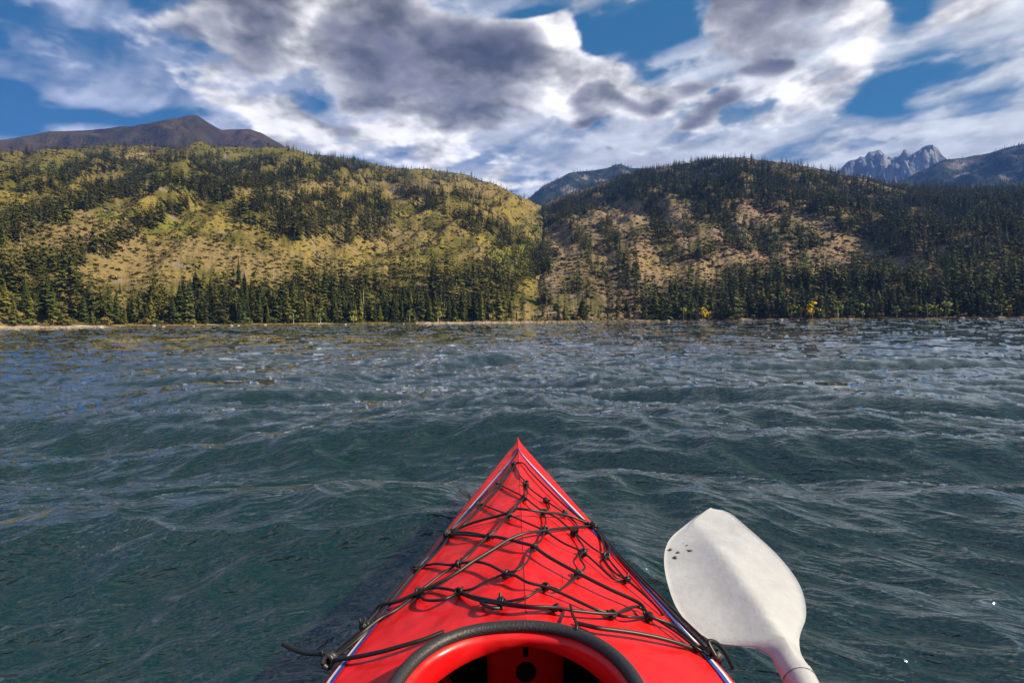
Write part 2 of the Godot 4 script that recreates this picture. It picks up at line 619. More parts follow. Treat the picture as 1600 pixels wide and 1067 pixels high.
func water_mesh() -> ArrayMesh:
	var azs := PackedFloat32Array()
	var na := 940
	for i in na + 1:
		azs.append(lerpf(-0.82, 0.82, i / float(na)))
	for i in range(1, 60):
		azs.append(lerpf(0.82, TAU - 0.82, i / 60.0))
	azs.append(TAU - 0.82)
	var rs := PackedFloat32Array()
	var y := 560.0
	while y > 0.9:
		rs.append(0.8 * 576.0 / y)
		y -= 9.0 if y > 420.0 else 0.72 if y > 62.0 else 0.36
	rs.append(560.0)
	rs.append(700.0)
	var nx := azs.size()
	var ny := rs.size()
	var v := PackedVector3Array()
	var nn := PackedVector3Array()
	var uv := PackedVector2Array()
	v.resize(nx * ny)
	nn.resize(nx * ny)
	uv.resize(nx * ny)
	var p := 0
	for j in ny:
		var r := rs[j]
		var step := r * r / 461.0
		var e := clampf(step * 0.5, 0.006, 0.05)
		var fine := 1.0 + 0.9 * ss(4.0, 14.0, r)
		var tall := 1.0 - 0.55 * ss(4.0, 20.0, r) + 0.35 * ss(25.0, 120.0, r)
		for i in nx:
			var x := sin(azs[i]) * r
			var d := cos(azs[i]) * r
			var h := water(x, d, fine)
			var hx := water(x + e, d, fine)
			var hd := water(x, d + e, fine)
			v[p] = Vector3(x, h * tall, -d)
			nn[p] = Vector3((h - hx) / e * tall, 1.0, (hd - h) / e * tall).normalized()
			uv[p] = Vector2(x * 0.24 + 0.2 * h, (d + 0.36 * sqrt(x * x + 0.6)) * 0.95)
			p += 1
	var idx := PackedInt32Array()
	for j in ny - 1:
		for i in nx - 1:
			var a := j * nx + i
			if rs[j] < 2.2:
				var q := v[a]
				var s := -q.z
				if s < 1.98 and s > -1.8 and absf(q.x - 0.018) < hull_half(s, 0.0) * 0.86 - 0.012:
					continue
			idx.append_array([a, a + nx, a + 1, a + 1, a + nx, a + nx + 1])
	var arr := []
	arr.resize(Mesh.ARRAY_MAX)
	arr[Mesh.ARRAY_VERTEX] = v
	arr[Mesh.ARRAY_NORMAL] = nn
	arr[Mesh.ARRAY_TEX_UV] = uv
	arr[Mesh.ARRAY_INDEX] = idx
	var m := ArrayMesh.new()
	m.add_surface_from_arrays(Mesh.PRIMITIVE_TRIANGLES, arr)
	return m

# ------------------------------------------------------------------ kayak

const KX := 0.018
const COCK_X := -0.018
const COCKPIT := Vector3(0.37, 0.42, 0.2)   # centre, half length, half width

func gunwale(s: float) -> float:
	if s > 0.0:
		var l := 0.305 * (2.1 - s) / 1.27
		return l if s > 0.86 else lerpf(0.338, 0.2978, ss(-0.25, 0.95, s)) if s < 0.7 else lerpf(lerpf(0.338, 0.2978, ss(-0.25, 0.95, s)), l, ss(0.7, 0.86, s))
	return 0.334 * sqrt(maxf(0.0, 1.0 - pow(s / -1.95, 2.2)))

func seam(s: float) -> float:
	return clampf(gunwale(s) - 0.015 - 0.026 * ss(1.0, 2.0, s), 0.0, 1.0)

func sheer(s: float) -> float:
	return 0.28 + 0.1 * maxf(0.0, (s - 0.83) / 1.27) + 0.05 * ss(-0.9, -1.9, s)

func rise(s: float) -> float:
	return lerpf(0.078, 0.010, ss(0.75, 2.05, s)) if s > 0.0 else lerpf(0.078, 0.015, ss(-0.6, -1.9, s))

func deck(s: float, x: float) -> float:
	var w := seam(s)
	var u := absf(x)
	if u < w:
		return sheer(s) + rise(s) * (1.0 - pow(u / w, 1.25))
	return sheer(s) - 0.012 * clampf((u - w) / maxf(0.004, gunwale(s) - w), 0.0, 1.0)

func keel(s: float) -> float:
	return lerpf(-0.11, sheer(s) - 0.01, pow(clampf((s - 1.35) / 0.75, 0.0, 1.0), 2.2)) if s > 0.0 else lerpf(-0.11, sheer(s) - 0.01, pow(clampf((-s - 1.2) / 0.75, 0.0, 1.0), 2.2))

func hull_half(s: float, y: float) -> float:
	var k := keel(s)
	var f := clampf((y - k) / maxf(0.001, sheer(s) - k), 0.0, 1.0)
	return gunwale(s) * pow(f, 0.42)

func on_deck(px: float, py: float, lift: float) -> Vector3:
	var d := ray(px, py)
	var s := 0.4
	var best := Vector3.ZERO
	for i in 400:
		s = 0.35 + i * 0.005
		var p := EYE + d * (s / -d.z)
		if p.y < deck(s, p.x - KX) + lift:
			var lo := s - 0.005
			var hi := s
			for k in 10:
				var m := 0.5 * (lo + hi)
				p = EYE + d * (m / -d.z)
				if p.y < deck(m, p.x - KX) + lift:
					hi = m
				else:
					lo = m
			return EYE + d * (hi / -d.z)
		best = p
	return best

func stations() -> PackedFloat32Array:
	var out := PackedFloat32Array()
	var c := COCKPIT
	for i in 26:
		out.append(lerpf(-1.94, c.x - c.y, i / 26.0))
	for i in 61:
		out.append(c.x - c.y * cos(PI * i / 60.0))
	for i in range(1, 41):
		out.append(lerpf(c.x + c.y, 2.098, i / 40.0))
	return out

func inner(s: float) -> float:
	if s > 0.79 or s < -0.05:
		return 0.0
	if s > 0.61:
		return 0.144 * pow(maxf(0.0, 1.0 - pow((s - 0.61) / 0.18, 2.5)), 0.4)
	if s > 0.15:
		return 0.144 + 0.034 * ss(0.61, 0.2, s)
	return 0.190 * sqrt(maxf(0.0, 1.0 - pow((0.15 - s) / 0.2, 2.0)))

# points (s, x) round the cockpit
func outline() -> PackedVector2Array:
	var out := PackedVector2Array()
	for i in 41:
		var t := PI * 0.5 * i / 40.0
		out.append(Vector2(0.61 + 0.18 * pow(cos(t), 0.8), 0.144 * pow(sin(t), 0.8)))
	for i in range(1, 20):
		var q := lerpf(0.61, 0.15, i / 19.0)
		out.append(Vector2(q, inner(q)))
	for i in range(1, 25):
		var t := PI * 0.5 * i / 24.0
		out.append(Vector2(0.15 - 0.2 * sin(t), 0.190 * cos(t)))
	var n := out.size()
	for i in range(n - 2, 0, -1):
		out.append(Vector2(out[i].x, -out[i].y))
	out.append(out[0])
	return out

func sheet(rows: Array) -> ArrayMesh:
	# rows of points, smooth
	var v := PackedVector3Array()
	for r in rows:
		for p in r:
			v.append(p)
	return grid_mesh(v, PackedColorArray(), rows[0].size(), rows.size())

func joined(meshes: Array) -> ArrayMesh:
	var st := SurfaceTool.new()
	for m in meshes:
		st.append_from(m, 0, Transform3D())
	return st.commit()

func knot_mesh(seed_: int) -> ArrayMesh:
	var g := RandomNumberGenerator.new()
	g.seed = seed_
	var st := SurfaceTool.new()
	st.begin(Mesh.PRIMITIVE_TRIANGLES)
	for k in 3:
		var pts := PackedVector3Array()
		var rad := PackedFloat32Array()
		var tilt := Basis(Vector3(g.randfn(), g.randfn(), g.randfn()).normalized(), g.randf_range(0.5, 1.4))
		for i in 13:
			var a := TAU * i / 12.0 * 0.97
			pts.append(tilt * Vector3(cos(a) * 0.0062, sin(a) * 0.0056, 0.0032 * sin(a * 0.5) + (k - 1) * 0.0028))
			rad.append(0.0030)
		tube(pts, rad, 6, st)
	var e := PackedVector3Array([Vector3(0.004, 0.001, 0.002), Vector3(0.009, 0.004, 0.004), Vector3(0.012, 0.007, 0.004)])
	tube(e, PackedFloat32Array([0.0028, 0.0027, 0.0026]), 6, st)
	return st.commit()

# faded patches and pale scratches in the deck's gel coat
func scuffs() -> ImageTexture:
	var size := 1024
	var im := noise(42, 0.004, 5, 0.6).get_seamless_image(size, size)
	im.convert(Image.FORMAT_L8)
	var src := im.get_data()
	var out := Image.create(size, size, false, Image.FORMAT_RGB8)
	for y in size:
		for x in size:
			var v: float = src[y * size + x] / 255.0
			out.set_pixel(x, y, Color(0.86 + 0.14 * v, 0.55 + 0.4 * v, 0.55 + 0.4 * v))
	var g := RandomNumberGenerator.new()
	g.seed = 77
	for i in 260:
		var p := Vector2(g.randf() * size, g.randf() * size)
		var dir := Vector2.from_angle(g.randf() * TAU)
		var turn := g.randf_range(-0.01, 0.01)
		var pale := g.randf_range(0.1, 0.6)
		for k in g.randi_range(12, 130):
			p += dir
			dir = dir.rotated(turn)
			var a := posmod(int(p.x), size)
			var b := posmod(int(p.y), size)
			out.set_pixel(a, b, out.get_pixel(a, b).lerp(Color(1.0, 4.0, 4.0), pale * 0.6))
	return ImageTexture.create_from_image(out)

func make_kayak() -> void:
	var red := mat(Color(0.76, 0.010, 0.013), 0.32, 0.5)
	var scuff := noise(41, 0.012, 4, 0.6)
	red.roughness_texture = noise_tex(scuff, 512, Color(0.25, 0.25, 0.25), Color(0.62, 0.62, 0.62))
	red.roughness_texture_channel = BaseMaterial3D.TEXTURE_CHANNEL_RED
	red.roughness = 1.0
	red.albedo_texture = scuffs()
	red.uv1_triplanar = true
	red.uv1_scale = Vector3(2.3, 2.3, 2.3)
	red.heightmap_enabled = true
	red.heightmap_texture = noise_tex(noise(43, 0.008, 3, 0.5), 512, Color.BLACK, Color.WHITE)
	red.heightmap_scale = 0.45
	var black := mat(Color(0.010, 0.010, 0.011), 0.42, 0.45)
	var rubber := mat(Color(0.022, 0.023, 0.026), 0.5, 0.5)
	rubber.heightmap_enabled = true
	rubber.heightmap_texture = noise_tex(noise(44, 0.05, 3, 0.6), 512, Color.BLACK, Color.WHITE)
	rubber.heightmap_scale = 0.08
	rubber.uv1_triplanar = true
	rubber.uv1_scale = Vector3(9, 9, 9)
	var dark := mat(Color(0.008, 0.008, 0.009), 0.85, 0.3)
	var o := thing("kayak", "bright red touring kayak with black deck netting, its bow pointing out over the lake", "kayak", Vector3(KX, 0, 0))
	# deck with the cockpit left open
	var ss_ := stations()
	var pieces := []
	for side in [-1.0, 1.0]:
		var rows := []
		for s in ss_:
			var row := []
			var w := seam(s)
			var a := minf(inner(s) + side * COCK_X if inner(s) > 0.0 else 0.0, w)
			for i in 15:
				var x := lerpf(a, w, i / 14.0)
				row.append(Vector3(x * side, deck(s, x), -s))
			var gw := gunwale(s)
			row.append(Vector3(lerpf(w, gw, 0.5) * side, sheer(s) - 0.004, -s))
			row.append(Vector3(gw * side, sheer(s) - 0.013, -s))
			if side < 0.0:
				row.reverse()
			rows.append(row)
		pieces.append(sheet(rows))
	part("deck", joined(pieces), red, o)
	var crest := PackedVector3Array()
	var crest_r := PackedFloat32Array()
	for i in 60:
		var s := lerpf(0.86, 2.07, i / 59.0)
		crest.append(Vector3(0, deck(s, 0.0) - 0.0006, -s))
		crest_r.append(0.0016)
	part("centre_seam", stick(crest, crest_r, 6), red, o)
	pieces = []
	for side in [-1.0, 1.0]:
		var rows := []
		for s in ss_:
			var row := []
			var k := keel(s)
			for i in 12:
				var f := pow(i / 11.0, 1.6)
				var y := lerpf(sheer(s) - 0.013, k, f)
				row.append(Vector3(gunwale(s) * pow(clampf((y - k) / maxf(0.001, sheer(s) - 0.013 - k), 0.0, 1.0), 0.42) * side, y, -s))
			if side < 0.0:
				row.reverse()
			rows.append(row)
		pieces.append(sheet(rows))
	part("hull", joined(pieces), red, o)
	# blue and white pinstripe tape on the seam
	for k in 2:
		for side in [-1.0, 1.0]:
			var rows := []
			for i in 60:
				var s := lerpf(-0.2, 1.96, i / 59.0)
				var w := seam(s)
				var a := maxf(0.0, w - (0.0005 if k == 0 else 0.0058))
				var b := maxf(0.0, w - (0.0052 if k == 0 else 0.0125))
				rows.append([Vector3(a * side, deck(s, a) + 0.0022, -s), Vector3(b * side, deck(s, b) + 0.0022, -s)])
			var t := part("white_stripe" if k == 0 else "blue_stripe", sheet(rows), mat(Color(0.62, 0.60, 0.64), 0.4) if k == 0 else mat(Color(0.02, 0.05, 0.30), 0.4), o)
			t.set_meta("label", "thin white line of the seam tape" if k == 0 else "thin blue line of the seam tape")
	# cockpit coaming: flange, wall and the rubber trim on top
	var line := outline()
	var ring := func(profile: Array) -> ArrayMesh:
		var rows := []
		var m := line.size() - 1
		for i in m + 1:
			var p := line[i % m]
			var t := (line[(i + 1) % m] - line[(i + m - 1) % m]).normalized()
			var out_ := Vector2(-t.y, t.x)
			if out_.dot(p - Vector2(0.38, 0)) < 0.0:
				out_ = -out_
			var level := lerpf(deck(p.x, p.y + COCK_X), deck(0.8, 0.0), 0.85)
			var row := []
			for q in profile:
				var o2: Vector2 = p + out_ * q[0]
				var y: float = level + q[1]
				if q[1] < -0.005:
					y = minf(y, deck(p.x + out_.x * q[0], o2.y + COCK_X) + q[1])
				row.append(Vector3(o2.y + COCK_X, y, -o2.x))
			rows.append(row)
		return sheet(rows)
	part("coaming_flange", ring.call([[0.032, -0.008], [0.025, 0.003], [0.017, 0.009], [0.008, 0.011], [0.0, 0.011], [-0.006, 0.007], [-0.008, 0.002], [-0.007, -0.0055], [-0.001, -0.011], [0.010, -0.015]]), red, o)
	var rim := []
	for i in 11:
		var a := TAU * i / 10.0
		rim.append([0.004 + 0.0088 * cos(a), 0.016 + 0.0080 * sin(a)])
	part("coaming_trim", ring.call(rim), rubber, o)
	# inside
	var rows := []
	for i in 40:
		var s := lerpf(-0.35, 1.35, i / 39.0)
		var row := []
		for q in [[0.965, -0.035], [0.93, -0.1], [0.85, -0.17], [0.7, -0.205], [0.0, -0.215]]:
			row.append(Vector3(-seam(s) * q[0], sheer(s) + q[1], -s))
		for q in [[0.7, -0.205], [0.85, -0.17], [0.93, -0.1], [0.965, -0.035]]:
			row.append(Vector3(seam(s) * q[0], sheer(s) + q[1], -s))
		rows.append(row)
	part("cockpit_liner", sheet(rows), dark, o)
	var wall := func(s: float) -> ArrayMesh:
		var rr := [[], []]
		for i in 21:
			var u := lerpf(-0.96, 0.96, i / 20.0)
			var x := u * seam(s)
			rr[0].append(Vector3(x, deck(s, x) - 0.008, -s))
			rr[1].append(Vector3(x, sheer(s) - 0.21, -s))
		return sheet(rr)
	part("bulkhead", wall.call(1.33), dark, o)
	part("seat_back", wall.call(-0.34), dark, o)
	# moulded pillar under the foredeck with dark pieces on its face for the shade of slot and round recess
	var post := func(y0: float, y1: float, hw: float, s0: float, s1: float, bev: float) -> ArrayMesh:
		var rr := []
		for y in [y0, y1]:
			var row := []
			for q in [[-hw, s1], [-hw, s0 + bev], [-hw + bev, s0], [hw - bev, s0], [hw, s0 + bev], [hw, s1]]:
				row.append(Vector3(q[0], y, -q[1]))
			rr.append(row)
		var st := SurfaceTool.new()
		st.append_from(sheet(rr), 0, Transform3D())
		return st.commit()
	var pil := part("support_pillar", post.call(0.06, 0.352, 0.066, 0.96, 1.3, 0.012), red, o)
	part("pillar_slot_shade", post.call(0.232, 0.262, 0.0045, 0.9575, 0.97, 0.002), dark, pil)
	var disc := CylinderMesh.new()
	disc.top_radius = 0.017
	disc.bottom_radius = 0.017
	disc.height = 0.006
	disc.radial_segments = 24
	var rec := part("pillar_recess_shade", disc, dark, pil)
	rec.rotation.x = PI / 2
	rec.position = Vector3(0.0, 0.206, -0.959)
	for sx in [-1.0, 1.0]:
		var lug := part("moulded_rib", post.call(0.19, 0.245, 0.004, 0.955, 0.97, 0.002), red, pil)
		lug.position.x = 0.032 * sx
		lug.rotation.z = -0.5 * sx
	# netting: cords traced over the deck, then the knots
	var cords := [
		[0.0034, 0.008, [802.6, 723.6, 778, 756, 748, 786, 722, 813, 697.6, 833.7]],
		[0.0034, 0.006, [804, 728, 781, 762, 752, 793, 727, 818, 701, 836]],
		[0.0036, 0.006, [697.6, 833.7, 680.7, 855.6, 647, 888.5, 610, 931, 568.5, 978, 540, 1005, 512.4, 1031]],
		[0.0034, 0.006, [702, 838, 686, 859, 655, 890, 613, 940, 575, 984, 520, 1030]],
		[0.0036, 0.007, [802.6, 723.6, 817, 723.6, 831, 739, 854.6, 763, 885.5, 792.5, 911, 812, 928, 822]],
		[0.0038, 0.006, [928, 822, 955, 857, 999, 904, 1056, 965, 1097, 1006, 1118, 1025]],
		[0.0034, 0.006, [932, 824, 962, 860, 1004, 904, 1062, 962, 1104, 1002, 1120, 1022]],
		[0.0032, 0.008, [926, 824, 940, 840, 948, 867.7, 970, 896, 980.7, 906.6, 1008, 930, 1029, 951, 1036, 961]],
		[0.0030, 0.008, [935, 832, 952, 852, 949, 867.7, 946, 876, 960, 894, 980.7, 906.6]],
		[0.0031, 0.009, [802.6, 723.6, 812.5, 743, 822, 754.5, 823.7, 770, 819.5, 777, 809.6, 788, 804, 798, 794, 804, 783, 818, 775, 829, 762.5, 838, 748, 851, 731, 869, 714.4, 881, 687, 899, 654.6, 924.8]],
		[0.0031, 0.009, [778, 756, 798.4, 766, 819.5, 777, 833.5, 788, 850, 799.5, 868.7, 808, 890, 826, 898, 832, 926, 856, 948, 867.7]],
		[0.0031, 0.009, [748, 786, 767.5, 794, 794, 804, 819.5, 815, 850.6, 829, 879, 847.5, 910.5, 862.6, 935, 883, 960, 905, 980.7, 908]],
		[0.0031, 0.009, [822, 754.5, 829, 764, 852, 781, 866, 791, 883, 802]],
		[0.0030, 0.010, [852, 781, 859, 793, 850, 799.5, 853, 813.5, 850.6, 829, 845.5, 844, 834, 854, 825, 876, 810, 889.6, 790, 896, 760, 908, 738, 919.7, 716, 924]],
		[0.0030, 0.010, [883, 802, 899.5, 817, 903, 829, 898, 833, 911, 852.5, 910.5, 862.6, 906, 871, 914, 886, 904.6, 896, 894.5, 908, 874, 920, 852, 916.6, 825, 932, 800, 938.5, 783.6, 940]],
		[0.0046, 0.014, [697.6, 833.7, 728, 832, 762.5, 838, 780, 839.6, 819, 849, 834, 854, 859, 871, 904.6, 896, 952, 920, 999, 942, 1015.7, 962, 1052.5, 978, 1087.5, 1007, 1118.5, 1025]],
		[0.0042, 0.010, [697.6, 835, 728, 835.5, 762.5, 839.5]],
		[0.0043, 0.013, [697.6, 833.7, 738, 817, 782, 805, 794, 801, 807, 795, 826.5, 796.7, 850, 800, 883, 804, 905, 812, 928, 822]],
		[0.0043, 0.015, [928, 822, 904.6, 823, 874, 825.5, 850.6, 829, 822, 833, 797, 842, 772, 857, 738, 877.6, 714, 894, 687.5, 909.6, 654.6, 924.8, 620, 940, 605, 943, 591, 948, 568.5, 978]],
		[0.0043, 0.009, [654.6, 926, 620, 952, 594, 966, 566, 988, 530, 1018, 512, 1034]],
		[0.0036, 0.011, [647, 888.5, 677, 881, 701, 882.6, 714.4, 881, 741, 877.6, 765, 882.6, 790, 896, 805.5, 899.5, 825, 910, 852, 916.6, 884, 930, 926.5, 950, 948, 957, 957.5, 959]],
		[0.0037, 0.011, [654.6, 924.8, 679, 918, 716, 924, 738, 931.5, 783.6, 941, 825, 947, 867.5, 949, 901, 954.5, 957.5, 959, 979, 951, 996, 948, 1008, 955, 1015.7, 962.8]],
		[0.0035, 0.008, [716, 926, 745, 937, 783.6, 944, 825, 949.5, 867.5, 951]],
		[0.0035, 0.009, [957.5, 960, 984.6, 964, 1015.7, 964]],
		[0.0036, 0.010, [656, 927, 663, 937, 687.5, 937.5, 704, 932, 716, 926]],
		[0.0042, 0.009, [751.5, 941.6, 757, 945, 768.4, 949.5, 785, 950.5]],
		[0.0048, 0.008, [512.4, 1033, 552.7, 1027, 596, 1018, 638.6, 1006, 662, 999, 693, 987]],
		[0.0048, 0.008, [1118.5, 1027, 1056, 1003.6, 998, 990, 940, 982, 925, 979, 899, 973]],
		[0.0030, 0.008, [1015.7, 962.8, 1030, 970, 1060, 990, 1094, 1016, 1118, 1028]],
		[0.0034, 0.026, [891.5, 945, 894, 958, 900, 972, 901, 984, 895, 1003]],
	]
	for c in cords:
		var flat: Array = c[2]
		var pts := PackedVector3Array()
		var m := flat.size() / 2
		for i in m:
			var lift: float = c[0] + (c[1] * sin(PI * i / (m - 1.0)) if c[1] < 0.02 else [0.008, 0.016, 0.032, 0.030, 0.010][i])
			pts.append(on_deck(flat[2 * i], flat[2 * i + 1], lift) - o.position)
		pts = curve(pts, 5)
		var rad := PackedFloat32Array()
		for i in pts.size():
			rad.append(c[0] * 0.69)
		part("bungee_cord", stick(pts, rad, 8), black, o)
	# free ends of the deck line
	for e in [[[512.4, 1031, 505, 1023, 480, 1021, 462, 1016, 441, 1006], 1.0], [[1118, 1025, 1107, 1003, 1120.5, 1005, 1134, 1021, 1145.7, 1043], 1.0]]:
		var pts := PackedVector3Array()
		var flat: Array = e[0]
		var first := on_deck(flat[0], flat[1], 0.012)
		var depth := -first.z
		for i in flat.size() / 2:
			var d := ray(flat[2 * i], flat[2 * i + 1])
			pts.append(EYE + d * ((depth + 0.012 * i) / -d.z) - o.position)
		pts = curve(pts, 6)
		var rad := PackedFloat32Array()
		for i in pts.size():
			rad.append(0.0034)
		part("loose_cord_end", stick(pts, rad, 8), black, o)
	var kn := [knot_mesh(1), knot_mesh(2), knot_mesh(3)]
	var spots := [802.6, 723.6, 778, 756, 748, 786, 822, 754.5, 819.5, 777, 852, 781, 794, 804, 850, 799.5, 883, 802, 697.6, 833.7, 762.5, 838, 834, 854, 850.6, 829, 898, 832, 928, 822, 910.5, 862.6, 948, 867.7, 904.6, 896, 647, 888.5, 714.4, 881, 790, 896, 852, 916.6, 654.6, 924.8, 716, 924, 783.6, 940, 867.5, 948, 980.7, 906.6, 957.5, 959, 1015.7, 962.8, 568.5, 978]
	for i in spots.size() / 2:
		var k := part("cord_knot", kn[i % 3], black, o)
		k.position = on_deck(spots[2 * i], spots[2 * i + 1], 0.010) - o.position
		k.rotation = Vector3(rng.randf() * 3, rng.randf() * 6, rng.randf() * 3)
		k.scale = Vector3.ONE * rng.randf_range(0.8, 1.0)
	# deck fittings where the lines are tied
	var pad := mat(Color(0.02, 0.02, 0.022), 0.45)
	for q in [[512.4, 1032.5, 1.35], [1118.5, 1025, 1.35], [697.6, 833.7, 1.1], [928, 821, 1.1], [568.5, 978, 1.0]]:
		var f := part("deck_fitting", joined([kn[0], kn[1]]), pad, o)
		f.position = on_deck(q[0], q[1], 0.008) - o.position
		f.rotation = Vector3(0.4, rng.randf() * 6, 0.2)
		f.scale = Vector3.ONE * q[2]

func make_paddle() -> void:
	var white := mat(Color(0.47, 0.485, 0.515), 0.32, 0.5)
	white.albedo_texture = noise_tex(noise(51, 0.01, 5, 0.62), 512, Color(0.88, 0.88, 0.88), Color(1, 1, 1))
	white.uv1_triplanar = true
	white.uv1_scale = Vector3(3, 3, 3)
	white.heightmap_enabled = true
	white.heightmap_texture = noise_tex(noise(52, 0.03, 4, 0.6), 512, Color.BLACK, Color.WHITE)
	white.heightmap_scale = 0.06
	var n := Vector3(-0.05, 0.98, 0.2).normalized()
	var c0 := ray(1150, 930)
	var mid := EYE + c0 * (1.05 / -c0.z)
	var put := func(px: float, py: float) -> Vector3:
		var d := ray(px, py)
		return EYE + d * ((mid - EYE).dot(n) / d.dot(n))
	var tip: Vector3 = put.call(1112, 797)
	var neck: Vector3 = put.call(1240, 1048)
	var ax := (neck - tip).normalized()
	var across := n.cross(ax).normalized()
	if across.x < 0.0:
		across = -across
	var o := thing("paddle", "white plastic paddle blade with mud specks, held out over the water beside the kayak", "paddle", mid)
	var local := func(px: float, py: float) -> Vector2:
		var q: Vector3 = put.call(px, py) - tip
		return Vector2(q.dot(ax), q.dot(across))
	var lp := [1119.5, 796.7, 1111, 797.3, 1103, 799.6, 1094, 804.5, 1082, 812.6, 1066, 826, 1052, 838, 1043, 851, 1038, 871, 1040, 898, 1049.6, 933, 1063, 960, 1084.5, 984, 1109, 1001, 1135.6, 1010.5, 1170.5, 1016, 1197.4, 1023.3, 1208, 1035.4, 1224, 1065]
	var rp := [1119.5, 796.7, 1128, 797.6, 1136, 800.6, 1144, 805, 1152, 811, 1170.5, 827, 1208, 860.6, 1235, 891.5, 1251, 917, 1259, 944, 1259.5, 968, 1252.5, 987, 1249, 1003, 1252.5, 1024.6, 1262, 1043.4, 1279, 1066]
	var edge := func(list: Array) -> PackedVector3Array:
		var e := PackedVector3Array()
		for i in list.size() / 2:
			var q: Vector2 = local.call(list[2 * i], list[2 * i + 1])
			e.append(Vector3(q.x, q.y, 0))
		return curve(e, 4)
	var le: PackedVector3Array = edge.call(lp)
	var re: PackedVector3Array = edge.call(rp)
	var ra: Vector2 = local.call(1100.6, 842)
	var rb: Vector2 = local.call(1246, 1049)
	var reach := func(e: PackedVector3Array, a: float, low: bool) -> float:
		var best := INF if low else -INF
		for i in e.size() - 1:
			var x0 := e[i].x
			var x1 := e[i + 1].x
			if (x0 <= a and x1 >= a) or (x1 <= a and x0 >= a):
				var y := lerpf(e[i].y, e[i + 1].y, clampf((a - x0) / (x1 - x0) if absf(x1 - x0) > 1e-6 else 0.0, 0.0, 1.0))
				best = minf(best, y) if low else maxf(best, y)
		return best
	var a0 := minf(le[0].x, re[0].x)
	for q in le:
		a0 = minf(a0, q.x)
	for q in re:
		a0 = minf(a0, q.x)
	var a1 := minf(le[le.size() - 1].x, re[re.size() - 1].x) - 0.001
	var top := []
	var low := []
	var across_n := 34
	for j in 61:
		var f := j / 60.0
		var a := a0 + 0.0022 + (a1 - a0 - 0.0022) * (f * f * 0.8 + f * 0.2)
		var y0: float = reach.call(le, a, true)
		var y1: float = reach.call(re, a, false)
		if not (is_finite(y0) and is_finite(y1)):
			continue
		var rl := lerpf(ra.y, rb.y, clampf((a - ra.x) / (rb.x - ra.x), -0.15, 1.1))
		rl = clampf(rl, y0 + 0.1 * (y1 - y0), y1 - 0.1 * (y1 - y0))
		var crest := 0.021 * ss(ra.x - 0.06, ra.x + 0.10, a)
		var row := []
		var row2 := []
		for i in across_n + 1:
			var u := i / float(across_n)
			u = u * u * (3.0 - 2.0 * u) * 0.5 + u * 0.5
			var y := lerpf(y0, y1, u)
			var h := 0.0
			if y < rl:
				var g := maxf(0.0, rl - y)
				h = crest * exp(-pow(g / 0.046, 1.4)) + 0.006 * (y - y0) / maxf(0.01, rl - y0)
			else:
				var fall := clampf(1.0 - (y - rl) / maxf(0.005, y1 - rl), 0.0, 1.0)
				h = crest * pow(fall, 1.15) + 0.006 * fall
			# the neck rounds over into the shaft
			var side := clampf(2.0 * (y - y0) / maxf(0.001, y1 - y0) - 1.0, -1.0, 1.0)
			h = lerpf(h, 0.5 * (y1 - y0) * sqrt(1.0 - side * side), ss(a1 - 0.09, a1 - 0.005, a))
			var rimd := minf(y - y0, y1 - y)
			h += 0.0016 * exp(-pow(rimd / 0.003, 2.0))
			var base: Vector3 = tip + ax * a + across * y - mid
			row.append(base + n * h)
			row2.append(base + n * (h - 0.0045 * ss(0.0, 0.004, rimd) - 0.0012))
		top.append(row)
		low.append(row2)
	part("blade", joined([sheet(top), sheet(low)]), white, o)
	# the shaft goes on back to the paddler's hand
	var e0: float = reach.call(le, a1 - 0.002, true)
	var e1: float = reach.call(re, a1 - 0.002, false)
	var s0 := tip + ax * (a1 - 0.012) + across * (0.5 * (e0 + e1)) - mid
	var dirs := (ax + across * 0.06).normalized()
	var pts := PackedVector3Array()
	var rad := PackedFloat32Array()
	for i in 40:
		var t := i / 39.0
		pts.append(s0 + dirs * (t * 0.62))
		rad.append(lerpf(0.5 * (e1 - e0) - 0.0008, 0.0165, ss(0.01, 0.16, t)))
	part("shaft", stick(pts, rad, 16), white, o)
	var mud := mat(Color(0.085, 0.048, 0.035), 0.6)
	for q in [[1048, 861, 3.2], [1054, 873, 2.4], [1060, 866.5, 3.0], [1056, 874, 3.2], [1074, 857, 3.4], [1083, 852, 3.0], [1088, 855, 2.6], [1080, 866.5, 5.0], [1076, 865, 3.6], [1091, 858, 2.0], [1068, 852, 2.0]]:
		var d := SphereMesh.new()
		d.radius = 0.0011 * q[2]
		d.height = 0.0024 * q[2]
		d.radial_segments = 10
		d.rings = 4
		var sp := part("mud_speck", d, mud, o)
		var w: Vector3 = put.call(q[0], q[1])
		var l2: Vector2 = local.call(q[0], q[1])
		var y0: float = reach.call(le, l2.x, true)
		sp.position = w - mid + n * (0.006 * clampf((l2.y - y0) / 0.1, 0.0, 1.0) + 0.0018)
		sp.rotation = Vector3(0.2, rng.randf() * 6.0, 0.03)
		sp.scale = Vector3(1.35, 1.0, 0.85)

# ------------------------------------------------------------------ the scene

const ORD := ["first", "second", "third", "fourth", "fifth", "sixth", "seventh", "eighth", "ninth", "tenth", "eleventh", "twelfth", "thirteenth", "fourteenth", "fifteenth", "sixteenth", "seventeenth", "eighteenth", "nineteenth", "twentieth"]

func ordinal(k: int) -> String:
	if k < 20:
		return ORD[k]
	var tens := ["", "", "twenty", "thirty", "forty", "fifty", "sixty", "seventy", "eighty", "ninety"]
	var whole := ["", "", "twentieth", "thirtieth", "fortieth", "fiftieth", "sixtieth", "seventieth", "eightieth", "ninetieth"]
	var n := k + 1
	return whole[n / 10] if n % 10 == 0 else "%s-%s" % [tens[n / 10], ORD[n % 10 - 1]]

